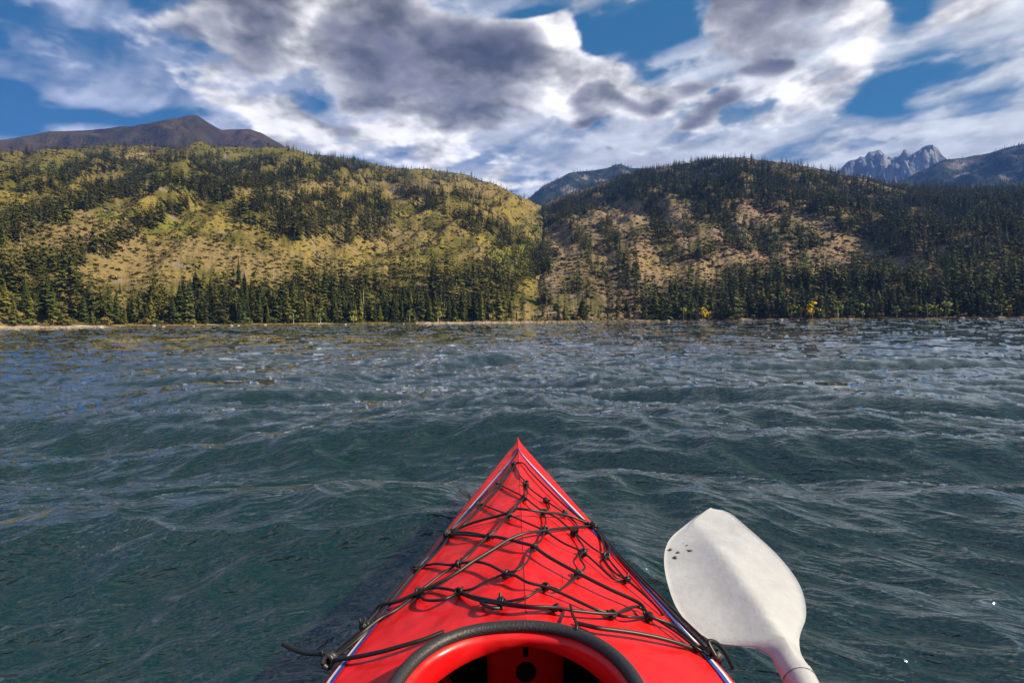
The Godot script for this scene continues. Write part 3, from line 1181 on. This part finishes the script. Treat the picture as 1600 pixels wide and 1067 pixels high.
func _ready() -> void:
	rng.seed = 7
	var cam := Camera3D.new()
	cam.name = "camera"
	cam.position = EYE
	cam_basis = Basis(Vector3(1, 0, 0), PITCH) * Basis(Vector3(0, 0, 1), ROLL)
	cam.basis = cam_basis
	cam.fov = rad_to_deg(2.0 * atan(533.5 / 900.0))
	cam.near = 0.05
	cam.far = 20000.0
	add_child(cam)
	cam.current = true
	var env := Environment.new()
	env.background_mode = Environment.BG_SKY
	env.sky = Sky.new()
	env.sky.sky_material = make_sky()
	env.tonemap_mode = Environment.TONE_MAPPER_LINEAR
	env.tonemap_exposure = 1.85
	env.sdfgi_enabled = true
	env.ssao_enabled = true
	env.ssil_enabled = true
	env.fog_enabled = true
	env.fog_density = 0.00008
	env.fog_light_color = Color(0.42, 0.62, 1.0)
	var we := WorldEnvironment.new()
	we.name = "environment"
	we.environment = env
	add_child(we)
	var sun := DirectionalLight3D.new()
	sun.name = "sun"
	sun.light_energy = 1.6
	sun.light_color = Color(1.0, 0.93, 0.80)
	sun.light_angular_distance = 0.5
	sun.shadow_enabled = true
	var sun_az := deg_to_rad(106.0)
	var sun_el := deg_to_rad(38.0)
	var to_sun := Vector3(sin(sun_az) * cos(sun_el), sin(sun_el), -cos(sun_az) * cos(sun_el))
	sun.basis = Basis.looking_at(-to_sun, Vector3.UP)
	sun.sky_mode = DirectionalLight3D.SKY_MODE_LIGHT_ONLY
	add_child(sun)

	# ---- land
	var left := hill([[-300, 262, 1150], [0, 243, 1300], [120, 236, 1380], [225, 233, 1450], [330, 233, 1500], [457, 236, 1540], [500, 245, 1560], [530, 249, 1580], [570, 259, 1600], [610, 262, 1620], [660, 269, 1660], [710, 276, 1700], [740, 279, 1730], [770, 289, 1770], [800, 303, 1800], [820, 312, 1830], [845, 329, 1850], [870, 352, 1850], [910, 400, 1750], [960, 450, 1600], [1020, 490, 1500]], 0.0, 0.16, 46.0, n_gully, -1.0, 0.16)
	var right := hill([[700, 497, 640], [765, 484, 720], [800, 455, 880], [825, 410, 1050], [842, 350, 1280], [850, 320, 1420], [870, 311, 1460], [900, 301, 1480], [940, 287, 1480], [980, 275, 1460], [1010, 268, 1440], [1050, 260, 1420], [1090, 255, 1400], [1130, 248, 1380], [1160, 247, 1360], [1200, 252, 1350], [1250, 259, 1335], [1300, 268, 1320], [1350, 280, 1300], [1400, 291, 1280], [1450, 296, 1270], [1500, 299, 1260], [1550, 300, 1250], [1600, 301, 1240], [1900, 310, 1200]], 0.0, 0.10, 40.0, n_gully, -0.12, 1.0)
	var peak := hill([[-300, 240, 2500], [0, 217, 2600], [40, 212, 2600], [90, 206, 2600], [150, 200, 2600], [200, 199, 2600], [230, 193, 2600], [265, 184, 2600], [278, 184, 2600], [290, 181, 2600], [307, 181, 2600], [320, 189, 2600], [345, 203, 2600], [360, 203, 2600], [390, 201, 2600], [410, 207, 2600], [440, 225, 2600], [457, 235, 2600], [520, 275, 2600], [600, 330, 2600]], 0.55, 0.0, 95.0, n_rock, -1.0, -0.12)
	var middle := hill([[780, 345, 2900], [828, 308, 2900], [850, 290, 2900], [890, 270, 2950], [930, 265, 3000], [950, 262, 3000], [962, 257, 3000], [970, 255, 3000], [985, 262, 3000], [1010, 263, 3000], [1060, 266, 3000], [1150, 290, 3000]], 0.6, 0.05, 60.0, n_rock, -0.06, 0.42)
	var jag := hill([[1260, 330, 5200], [1300, 280, 5200], [1315, 262, 5200], [1324, 252, 5200], [1330, 248, 5200], [1338, 249, 5200], [1345, 246, 5200], [1352, 249, 5200], [1358, 241, 5200], [1366, 239, 5200], [1375, 233, 5200], [1380, 236, 5200], [1385, 243, 5200], [1392, 247, 5200], [1400, 247, 5200], [1408, 244, 5200], [1410, 236, 5200], [1414, 233, 5200], [1419, 236, 5200], [1424, 242, 5200], [1434, 236, 5200], [1442, 233, 5200], [1450, 228, 5200], [1458, 226, 5200], [1464, 231, 5200], [1470, 239, 5200], [1476, 248, 5200], [1500, 262, 5200], [1560, 300, 5200]], 0.6, -0.1, 300.0, n_rock, 0.44, 0.78)
	var east := hill([[1330, 335, 3300], [1400, 286, 3400], [1450, 262, 3500], [1475, 249, 3500], [1510, 246, 3500], [1540, 240, 3450], [1570, 231, 3400], [1600, 225, 3400], [1800, 190, 3300]], 0.55, 0.05, 75.0, n_rock, 0.46, 1.0)
	left.slant = -0.75
	var tan_ := Color(0.31, 0.232, 0.102)
	var olive := Color(0.150, 0.140, 0.034)
	var ochre := Color(0.33, 0.26, 0.065)
	var stone := Color(0.30, 0.25, 0.21)
	var beach := Color(0.50, 0.40, 0.29)
	var meadow := [[268, 352, 40, 6], [400, 357, 0, 0], [60, 262, 40, 4], [265, 277, 30, 5], [283, 291, 24, 5], [380, 243, 0, 0], [170, 338, 20, 6], [820, 420, 14, 14]]
	var paint_left := func(p: Vector3, off: float) -> Color:
		var a := n_land.get_noise_2d(p.x, p.z)
		var b := n_patch.get_noise_2d(p.x, p.z)
		var q := seen_at(p)
		var c := tan_.lerp(ochre, ss(-0.3, 0.3, b))
		c = c.lerp(olive, ss(-0.05, 0.35, a + 0.5 * b))
		c = c.lerp(olive, 0.75 * ss(300.0, 250.0, q.y))
		c = c.lerp(olive * 0.9, 0.5 * wooded(q.x, q.y))
		c = c.lerp(stone, ss(0.42, 0.6, n_land.get_noise_2d(p.x * 2.0 + 300.0, p.z * 2.0)))
		# the bare spur that drops to the notch
		c = c.lerp(Color(0.36, 0.27, 0.07), 0.8 * gauss(q.x, q.y, 800, 318, 55, 16))
		c = c.lerp(Color(0.48, 0.36, 0.17), 0.8 * gauss(q.x, q.y, 215, 243, 28, 7))
		for m in meadow:
			if m[2] > 0:
				c = c.lerp(Color(0.17, 0.22, 0.025), 0.85 * gauss(q.x, q.y, m[0], m[1], m[2], m[3]))
		if off < 11.0:
			var sand := maxf(1.0 - ss(150.0, 190.0, q.x), ss(640.0, 670.0, q.x) * (1.0 - ss(820.0, 850.0, q.x)))
			c = c.lerp(Color(0.10, 0.075, 0.045).lerp(beach, sand), (1.0 - ss(2.0 + 2.0 * sand, 5.0 + 5.0 * sand, off + 3.0 * a)) * 0.95)
		return c
	var paint_right := func(p: Vector3, off: float) -> Color:
		var a := n_land.get_noise_2d(p.x, p.z)
		var b := n_patch.get_noise_2d(p.x, p.z)
		var q := seen_at(p)
		var c := Color(0.36, 0.27, 0.16).lerp(Color(0.31, 0.215, 0.15), ss(-0.3, 0.3, b))
		c = c.lerp(Color(0.16, 0.14, 0.06), ss(0.0, 0.35, a + 0.4 * b))
		c = c.lerp(olive * 0.85, 0.45 * wooded(q.x, q.y))
		c = c.lerp(stone, ss(0.36, 0.55, n_land.get_noise_2d(p.x * 2.0 + 300.0, p.z * 2.0)))
		c = c.lerp(Color(0.33, 0.25, 0.08), 0.7 * gauss(q.x, q.y, 1000, 300, 22, 9))
		c = c.lerp(Color(0.42, 0.33, 0.26), 0.8 * gauss(q.x, q.y, 1153, 352, 14, 12))
		c = c.lerp(Color(0.36, 0.26, 0.12), 0.7 * gauss(q.x, q.y, 1010, 410, 120, 20))
		if off < 9.0:
			c = c.lerp(Color(0.11, 0.08, 0.05).lerp(beach, 1.0 - ss(830.0, 1000.0, q.x)), (1.0 - ss(2.0, 5.0, off + 3.0 * a)) * 0.9)
		return c
	var grain := noise_tex(noise(61, 0.02, 5, 0.65), 512, Color(0.62, 0.62, 0.62), Color(1, 1, 1))
	var land := mat(Color(1.35, 1.35, 1.35), 0.95, 0.2, true)
	land.albedo_color = Color(1, 1, 1)
	land.albedo_texture = grain
	land.uv1_triplanar = true
	land.uv1_world_triplanar = true
	land.uv1_scale = Vector3(0.022, 0.022, 0.022)
	land.heightmap_enabled = true
	land.heightmap_texture = noise_tex(noise(62, 0.02, 5, 0.6), 512, Color.BLACK, Color.WHITE)
	land.heightmap_scale = 160.0
	var rock := land.duplicate()
	rock.uv1_scale = Vector3(0.0013, 0.0013, 0.0013)
	rock.heightmap_scale = 1500.0
	structure("hillside", hill_mesh(left, 520, 260, paint_left), land, "sunlit tan and olive hillside with gullies, rising from the sandy beach to the dark peak")
	structure("hillside_001", hill_mesh(right, 460, 260, paint_right), land, "browner, darker wooded hillside rising behind the yellow lakeside trees")
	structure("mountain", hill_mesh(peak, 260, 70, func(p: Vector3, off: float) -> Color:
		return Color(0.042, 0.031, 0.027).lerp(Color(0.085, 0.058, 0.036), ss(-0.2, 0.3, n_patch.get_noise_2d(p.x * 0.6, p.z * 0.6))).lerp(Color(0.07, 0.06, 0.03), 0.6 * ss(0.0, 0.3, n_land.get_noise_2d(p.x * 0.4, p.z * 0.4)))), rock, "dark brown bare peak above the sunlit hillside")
	structure("mountain_001", hill_mesh(middle, 180, 60, func(p: Vector3, off: float) -> Color:
		return Color(0.035, 0.05, 0.04).lerp(Color(0.32, 0.28, 0.27), ss(0.12, 0.4, n_land.get_noise_2d(p.x * 0.35, p.z * 0.35) + 0.25 * n_patch.get_noise_2d(p.x, p.z)))), rock, "blue wooded ridge with pale cliffs seen through the notch between the hills")
	structure("mountain_002", hill_mesh(jag, 240, 120, func(p: Vector3, off: float) -> Color:
		return Color(0.13, 0.135, 0.165).lerp(Color(0.36, 0.37, 0.42), ss(-0.1, 0.4, n_crag.get_noise_2d(p.x * 1.7, p.z * 1.7)))), rock, "jagged pale granite peaks with a toothed crest, far off")
	structure("mountain_003", hill_mesh(east, 180, 70, func(p: Vector3, off: float) -> Color:
		return Color(0.03, 0.045, 0.04).lerp(Color(0.30, 0.27, 0.26), ss(0.05, 0.4, n_land.get_noise_2d(p.x * 0.3, p.z * 0.3) - 0.1))), rock, "blue-grey ridge with pale rock slopes beside the jagged peaks")

	# ---- water
	var wm := mat(Color(0.0017, 0.0150, 0.0066), 0.03, 1.0)
	wm.clearcoat_enabled = true
	wm.clearcoat = 0.9
	wm.refraction_enabled = true
	wm.refraction_scale = 0.055
	wm.clearcoat_roughness = 0.03
	wm.normal_enabled = true
	wm.normal_texture = ripple_map()
	wm.normal_scale = 1.35
	structure("lake_water", water_mesh(), wm, "dark teal choppy lake water with wind ripples around the kayak")

	plants(left, right, middle, east)
	make_kayak()
	make_paddle()

func plants(left: Hill, right: Hill, middle: Hill, east: Hill) -> void:
	var leaf := mat(Color(1, 1, 1), 0.75, 0.25, true)
	leaf.albedo_color = Color(1, 1, 1)
	leaf.backlight_enabled = true
	leaf.backlight = Color(0.25, 0.25, 0.25)
	var far_tree := []
	for k in 4:
		far_tree.append(conifer_crown(100 + k, 10, 6, [0.17, 0.20, 0.15, 0.22][k], 0.03, false))
	var where := [[], [], [], []]
	var tint := [PackedColorArray(), PackedColorArray(), PackedColorArray(), PackedColorArray()]
	var bushes := []
	var bush_tint := PackedColorArray()
	var g := RandomNumberGenerator.new()
	g.seed = 99
	for pass_ in 2:
		var k: Hill = left if pass_ == 0 else right
		var lo := -0.80 if pass_ == 0 else -0.02
		var hi := 0.10 if pass_ == 0 else 0.80
		for i in 84000:
			var az := g.randf_range(lo, hi)
			var s := shore(az)
			var gg := (az - AZ_LO) / (AZ_HI - AZ_LO) * (AZ_N - 1)
			var d := k.dist[int(gg)] + 25.0
			var r := sqrt(lerpf(s * s, d * d, g.randf()))
			if r < s + 6.0:
				continue
			var y := height(k, az, r)
			var p := Vector3(sin(az) * r, y, -cos(az) * r)
			if pass_ == 1 and height(left, az, r) > y or pass_ == 0 and height(right, az, r) > y + 2.0 and az > -0.1:
				continue
			var q := seen_at(p + Vector3(0, 6, 0))
			var w := wooded(q.x, q.y)
			var nz := n_land.get_noise_2d(p.x * 1.3, p.z * 1.3)
			var chance := maxf(ss(0.30, 0.80, w + 0.75 * nz * ss(0.0, 0.3, w)), 0.02 + 0.08 * ss(0.1, 0.4, nz))
			if pass_ == 1:
				chance = maxf(chance * 0.9, 0.035)
			if g.randf() < chance * (0.50 if pass_ == 0 else 0.38):
				var t := g.randi() % 4
				var h := g.randf_range(9.5, 21.0) * (1.0 if g.randf() > 0.25 else 0.6)
				if r < s + 120.0:
					h *= 1.15
				var wide := g.randf_range(0.8, 1.25)
				where[t].append(Transform3D(Basis(Vector3.UP, g.randf() * TAU).scaled(Vector3(h * wide, h, h * wide)), p - Vector3(0, 0.3, 0)))
				var tone := g.randf_range(0.45, 1.4)
				var c := Color(0.080, 0.090, 0.020).lerp(Color(0.165, 0.155, 0.032), g.randf() * g.randf()) if pass_ == 0 else Color(0.076, 0.098, 0.036).lerp(Color(0.15, 0.15, 0.05), g.randf() * g.randf())
				tint[t].append(c * tone * lerpf(1.1, 0.72, w))
			elif g.randf() < 0.62:
				var sz := g.randf_range(0.45, 1.5) * (1.0 if g.randf() > 0.12 else 1.8)
				bushes.append(Transform3D(Basis(Vector3.UP, g.randf() * TAU).scaled(Vector3(sz * g.randf_range(0.9, 1.6), sz * 0.8, sz * 1.2)), p - Vector3(0, 0.2, 0)))
				var tone := g.randf_range(0.6, 1.3)
				var c := Color(0.19, 0.15, 0.045).lerp(Color(0.08, 0.085, 0.024), g.randf()) if pass_ == 0 else Color(0.15, 0.12, 0.06).lerp(Color(0.07, 0.075, 0.03), g.randf())
				bush_tint.append(c * tone)
	# woods on the farther ridges
	for pass_ in 2:
		var k: Hill = middle if pass_ == 0 else east
		for i in 5200:
			var az := g.randf_range(k.lo, minf(k.hi, 0.8))
			var gg := (az - AZ_LO) / (AZ_HI - AZ_LO) * (AZ_N - 1)
			var d := k.dist[int(gg)]
			var r := d * lerpf(0.72, 1.005, g.randf())
			var p := Vector3(sin(az) * r, height(k, az, r), -cos(az) * r)
			if n_land.get_noise_2d(p.x * 0.33, p.z * 0.33) > 0.1:
				continue
			var h := g.randf_range(10.0, 19.0)
			var t := g.randi() % 4
			where[t].append(Transform3D(Basis(Vector3.UP, g.randf() * TAU).scaled(Vector3(h * 1.2, h, h * 1.2)), p))
			tint[t].append(Color(0.028, 0.042, 0.024) * g.randf_range(0.7, 1.2))
	for t in 4:
		scatter("conifer_forest", ["slender", "spreading", "narrow", "broad"][t] + " conifers that cover the hills as a far-off wood", far_tree[t], leaf, where[t], tint[t])
	scatter("sagebrush_undergrowth", "low grey-green scrub dotted over the dry hillsides", leafy_crown(300, 36, 0.9, 0.15, 0.95, 0.42), leaf, bushes, bush_tint)
	print("trees ", where[0].size() * 4, " bushes ", bushes.size())
	shore_trees(left, right)

func ground(left: Hill, right: Hill, az: float, r: float) -> Vector3:
	return Vector3(sin(az) * r, maxf(height(left, az, r), height(right, az, r) if az > -0.1 else -99.0), -cos(az) * r)

func shore_trees(left: Hill, right: Hill) -> void:
	var bark := mat(Color(0.09, 0.065, 0.045), 0.9, 0.2)
	var pale := mat(Color(0.42, 0.38, 0.32), 0.85, 0.2)
	var greens := []
	for c in [Color(0.038, 0.052, 0.016), Color(0.062, 0.080, 0.020), Color(0.095, 0.105, 0.022), Color(0.16, 0.16, 0.03), Color(0.050, 0.076, 0.034)]:
		var m := mat(c, 0.75, 0.25, true)
		m.backlight_enabled = true
		m.backlight = Color(0.25, 0.25, 0.25)
		greens.append(m)
	var tones := ["near-black", "dark green", "olive green", "yellow-green", "blue-green"]
	var crowns := []
	var slims := [0.13, 0.17, 0.21, 0.15, 0.25, 0.18]
	for k in 6:
		crowns.append(conifer_crown(200 + k, 20, 8, slims[k], [0.04, 0.06, 0.10, 0.05, 0.16, 0.03][k], true))
	var shapes := ["slim spire-like", "pointed", "broad", "narrow", "open-crowned", "full-skirted"]
	var trunk := stick(PackedVector3Array([Vector3(0, -0.03, 0), Vector3(0.002, 0.4, 0), Vector3(0, 0.97, 0)]), PackedFloat32Array([0.016, 0.011, 0.003]))
	# stands along the waterline: x from, x to, how many, mean height, tone lo, tone hi, what stands there
	var stands := [
		[4, 170, 20, 11.0, 1, 3, "behind the sandy beach"],
		[172, 272, 20, 12.0, 1, 3, "on the thinly wooded bank"],
		[274, 400, 38, 15.0, 0, 2, "in the near-black stand"],
		[402, 560, 42, 16.5, 0, 3, "beside the bleached snag"],
		[562, 700, 36, 17.0, 0, 3, "beyond the bleached snag"],
		[702, 800, 24, 15.5, 0, 3, "behind the sand bar"],
		[802, 1000, 18, 11.0, 1, 3, "below the notch"],
		[1002, 1180, 32, 13.5, 0, 2, "above the golden aspens"],
		[1182, 1400, 34, 13.5, 0, 4, "behind the green aspens"],
		[1402, 1598, 32, 13.0, 0, 4, "by the orange bush"],
	]
	var g := RandomNumberGenerator.new()
	g.seed = 5
	for st in stands:
		var xs := []
		for i in st[2]:
			xs.append(lerpf(st[0], st[1], (i + g.randf_range(-0.4, 1.4)) / st[2]))
		xs.sort()
		for i in xs.size():
			var b := bearing(xs[i], 500)
			var r := shore(b.x) + 8.0 + 55.0 * g.randf() * g.randf()
			var p := ground(left, right, b.x, r)
			var h: float = st[3] * g.randf_range(0.5, 1.38) * (1.0 + 0.5 * n_shore.get_noise_2d(xs[i] * 0.05, 77.0))
			var k := g.randi() % 6
			var tn := g.randi_range(st[4], st[5])
			var size := "towering" if h > st[3] * 1.15 else "tall" if h > st[3] * 0.95 else "mid-height" if h > st[3] * 0.78 else "short"
			var o := thing("conifer_tree", "%s %s %s conifer, %s from the beach end, %s" % [size, shapes[k], tones[tn], ordinal(i), st[6]], "tree", p, "conifers along the far shore")
			part("trunk", trunk, bark, o)
			part("crown", crowns[k], greens[tn], o)
			o.rotation.y = g.randf() * TAU
			var fat := g.randf_range(0.85, 1.45)
			o.scale = Vector3(h * fat, h, h * fat)
	# aspens and willows
	var aspen := []
	for k in 3:
		aspen.append(leafy_crown(400 + k, 150, 0.30, 0.2, 0.97, 0.055))
	var willow := []
	for k in 3:
		willow.append(leafy_crown(410 + k, 130, 0.62, 0.12, 0.95, 0.085))
	var twig := stick(PackedVector3Array([Vector3(0, -0.04, 0), Vector3(0.01, 0.3, 0), Vector3(0, 0.75, 0.01)]), PackedFloat32Array([0.022, 0.016, 0.006]))
	var leafmat := {}
	for e in [["pale green", Color(0.15, 0.19, 0.04)], ["yellow-green", Color(0.24, 0.25, 0.03)], ["golden yellow", Color(0.60, 0.42, 0.01)], ["orange-yellow", Color(0.75, 0.38, 0.005)], ["dull green", Color(0.07, 0.09, 0.02)], ["straw-coloured", Color(0.26, 0.2, 0.06)]]:
		var m := mat(e[1], 0.7, 0.3, true)
		m.backlight_enabled = true
		m.backlight = Color(0.4, 0.4, 0.4)
		leafmat[e[0]] = m
	var list := [
		[1068, 7.5, "yellow-green"], [1080, 6, "pale green"], [1098, 6.5, "golden yellow"], [1108, 5, "golden yellow"], [1128, 5.5, "dull green"], [1160, 5, "dull green"], [1237, 8, "yellow-green"], [1252, 6, "yellow-green"], [1270, 9, "golden yellow"], [1282, 5.5, "yellow-green"],
		[1310, 8.5, "pale green"], [1330, 6, "dull green"], [1349, 9, "pale green"], [1366, 5, "dull green"], [1402, 6, "pale green"], [1432, 7, "yellow-green"], [1450, 6.5, "pale green"], [1465, 6, "yellow-green"], [1478, 8.5, "pale green"], [1552, 7, "dull green"], [1566, 8, "dull green"], [1577, 4.5, "orange-yellow"],
		[500, 7, "pale green"], [458, 6.5, "pale green"], [552, 7, "yellow-green"], [640, 6, "pale green"], [684, 8, "yellow-green"],
	]
	for i in list.size():
		var e = list[i]
		var b := bearing(e[0], 500)
		var p := ground(left, right, b.x, shore(b.x) + 6.0)
		var stand: String = "among conifers of the dark shore" if e[0] < 700 else "by the waterline"
		var o := thing("aspen_tree", "%s rounded aspen %s, %s from the bleached snag end" % [e[2], stand, ordinal(i)], "tree", p, "aspens along the far shore")
		part("trunk", twig, pale, o)
		part("crown", aspen[i % 3], leafmat[e[2]], o)
		o.rotation.y = i * 1.7
		o.scale = Vector3(1.4, 1.0, 1.4) * float(e[1]) * 1.2
	for i in 36:
		var f := (i + g.randf_range(0.1, 0.9)) / 36.0
		var px := 20.0 + 1570.0 * f
		var b := bearing(px, 500)
		var p := ground(left, right, b.x, shore(b.x) + 4.5 + 3.0 * g.randf())
		var kind: String = ["dull green", "pale green", "straw-coloured", "dull green"][g.randi() % 4]
		var o := thing("willow_shrub", "low %s willow shrub at the waterline, %s of its row from the sandy beach" % [kind, ordinal(i)], "shrub", p, "willow shrubs along the far shore")
		part("stem", twig, bark, o)
		part("foliage", willow[i % 3], leafmat[kind], o)
		o.rotation.y = i * 2.1
		o.scale = Vector3(1.3, 0.8, 1.3) * g.randf_range(2.6, 4.6)
	# boulders and stranded logs along the water's edge
	var stone := mat(Color(0.34, 0.30, 0.26), 0.9, 0.3)
	var stones := []
	for k in 3:
		stones.append(boulder(500 + k))
	for i in 40:
		var px := 12.0 + 1575.0 * (i + g.randf_range(0.1, 0.9)) / 40.0
		var b := bearing(px, 500)
		var o := thing("shore_boulder", "grey boulder at the water's edge, %s along the shore from the beach end" % ordinal(i), "boulder", ground(left, right, b.x, shore(b.x) + g.randf_range(0.5, 3.5)), "boulders along the shore")
		part("stone", stones[i % 3], stone, o)
		o.rotation.y = i * 2.3
		o.scale = Vector3(1.5, 0.8, 1.2) * g.randf_range(0.35, 1.0)
	var bole := stick(PackedVector3Array([Vector3(-0.5, 0.03, 0), Vector3(0, 0.05, 0.02), Vector3(0.5, 0.02, 0)]), PackedFloat32Array([0.036, 0.03, 0.016]), 8)
	for i in 9:
		var px: float = [60, 128, 330, 505, 672, 742, 905, 1165, 1390][i]
		var b := bearing(px, 500)
		var o := thing("driftwood_log", "bleached log stranded on the shore, %s from the beach end" % ordinal(i), "log", ground(left, right, b.x, shore(b.x) + 3.0), "stranded logs")
		part("bole", bole, pale, o)
		o.rotation = Vector3(0, b.x * -1.0 + 0.4 * sin(i * 2.0), 0.03 * cos(i * 1.3))
		o.scale = Vector3.ONE * (6.0 + i % 4)
	# aspens up the ravine
	var grove := [[846, 358], [838, 372], [828, 384], [843, 384], [820, 392], [833, 398], [812, 404], [822, 408], [806, 412], [790, 408], [780, 416], [768, 418], [776, 426], [800, 424], [786, 430], [650, 414], [852, 344], [840, 364], [815, 398], [772, 408]]
	for i in grove.size():
		var b := bearing(grove[i][0], grove[i][1])
		var r := 500.0
		while r < 1750.0 and ground(left, right, b.x, r).y - EYE.y < b.y * r:
			r += 4.0
		var p := ground(left, right, b.x, r)
		var kind: String = ["yellow-green", "pale green", "yellow-green"][i % 3]
		var o := thing("ravine_aspen", "%s aspen in the ravine below the notch, %s going down from the notch" % [kind, ordinal(i)], "tree", p, "aspens in the ravine")
		part("trunk", twig, pale, o)
		part("crown", aspen[i % 3], leafmat[kind], o)
		o.scale = Vector3(1.5, 1.0, 1.5) * g.randf_range(9.0, 14.0)
	# bleached dead trunks
	var snag := stick(PackedVector3Array([Vector3(0, -0.02, 0), Vector3(0.004, 0.5, 0), Vector3(-0.006, 1, 0)]), PackedFloat32Array([0.018, 0.012, 0.004]))
	var twigs := SurfaceTool.new()
	twigs.begin(Mesh.PRIMITIVE_TRIANGLES)
	for i in 12:
		var a := i * 2.4
		var y := 0.35 + 0.05 * i
		tube(PackedVector3Array([Vector3(0, y, 0), Vector3(cos(a), 0.3, sin(a)) * 0.07 + Vector3(0, y, 0)]), PackedFloat32Array([0.004, 0.0015]), 4, twigs)
	var twig_mesh := twigs.commit()
	var sl := [[568, 496, 18.0, "tall bleached"], [695, 492, 9.0, "short pale"], [713, 470, 13.0, "leaning grey"], [261, 470, 9.0, "stubby pale"], [285, 474, 8.0, "thin pale"], [292, 474, 8.5, "thin whitish"], [896, 486, 10.0, "slender grey"], [942, 500, 6.0, "dark stump-like"], [1152, 356, 16.0, "white sun-bleached"], [1041, 360, 15.0, "whitish"], [427, 440, 9.0, "grey broken"], [33, 392, 9.0, "pale pinkish"]]
	for i in sl.size():
		var e = sl[i]
		var b := bearing(e[0], e[1])
		var r := shore(b.x) + 5.0
		while r < 1750.0 and ground(left, right, b.x, r).y - EYE.y < b.y * r:
			r += 3.0
		var o := thing("dead_tree", "%s dead trunk without leaves, %s snag counting from the sandy beach" % [e[3], ordinal([6, 7, 8, 1, 2, 3, 9, 10, 5, 4, 11, 0][i])], "snag", ground(left, right, b.x, r), "dead trunks")
		part("trunk", snag, pale, o)
		part("branches", twig_mesh, pale, o)
		o.rotation = Vector3(0.03 * (i % 3 - 1), i * 1.1, 0.05 * (i % 2))
		o.scale = Vector3.ONE * float(e[2])
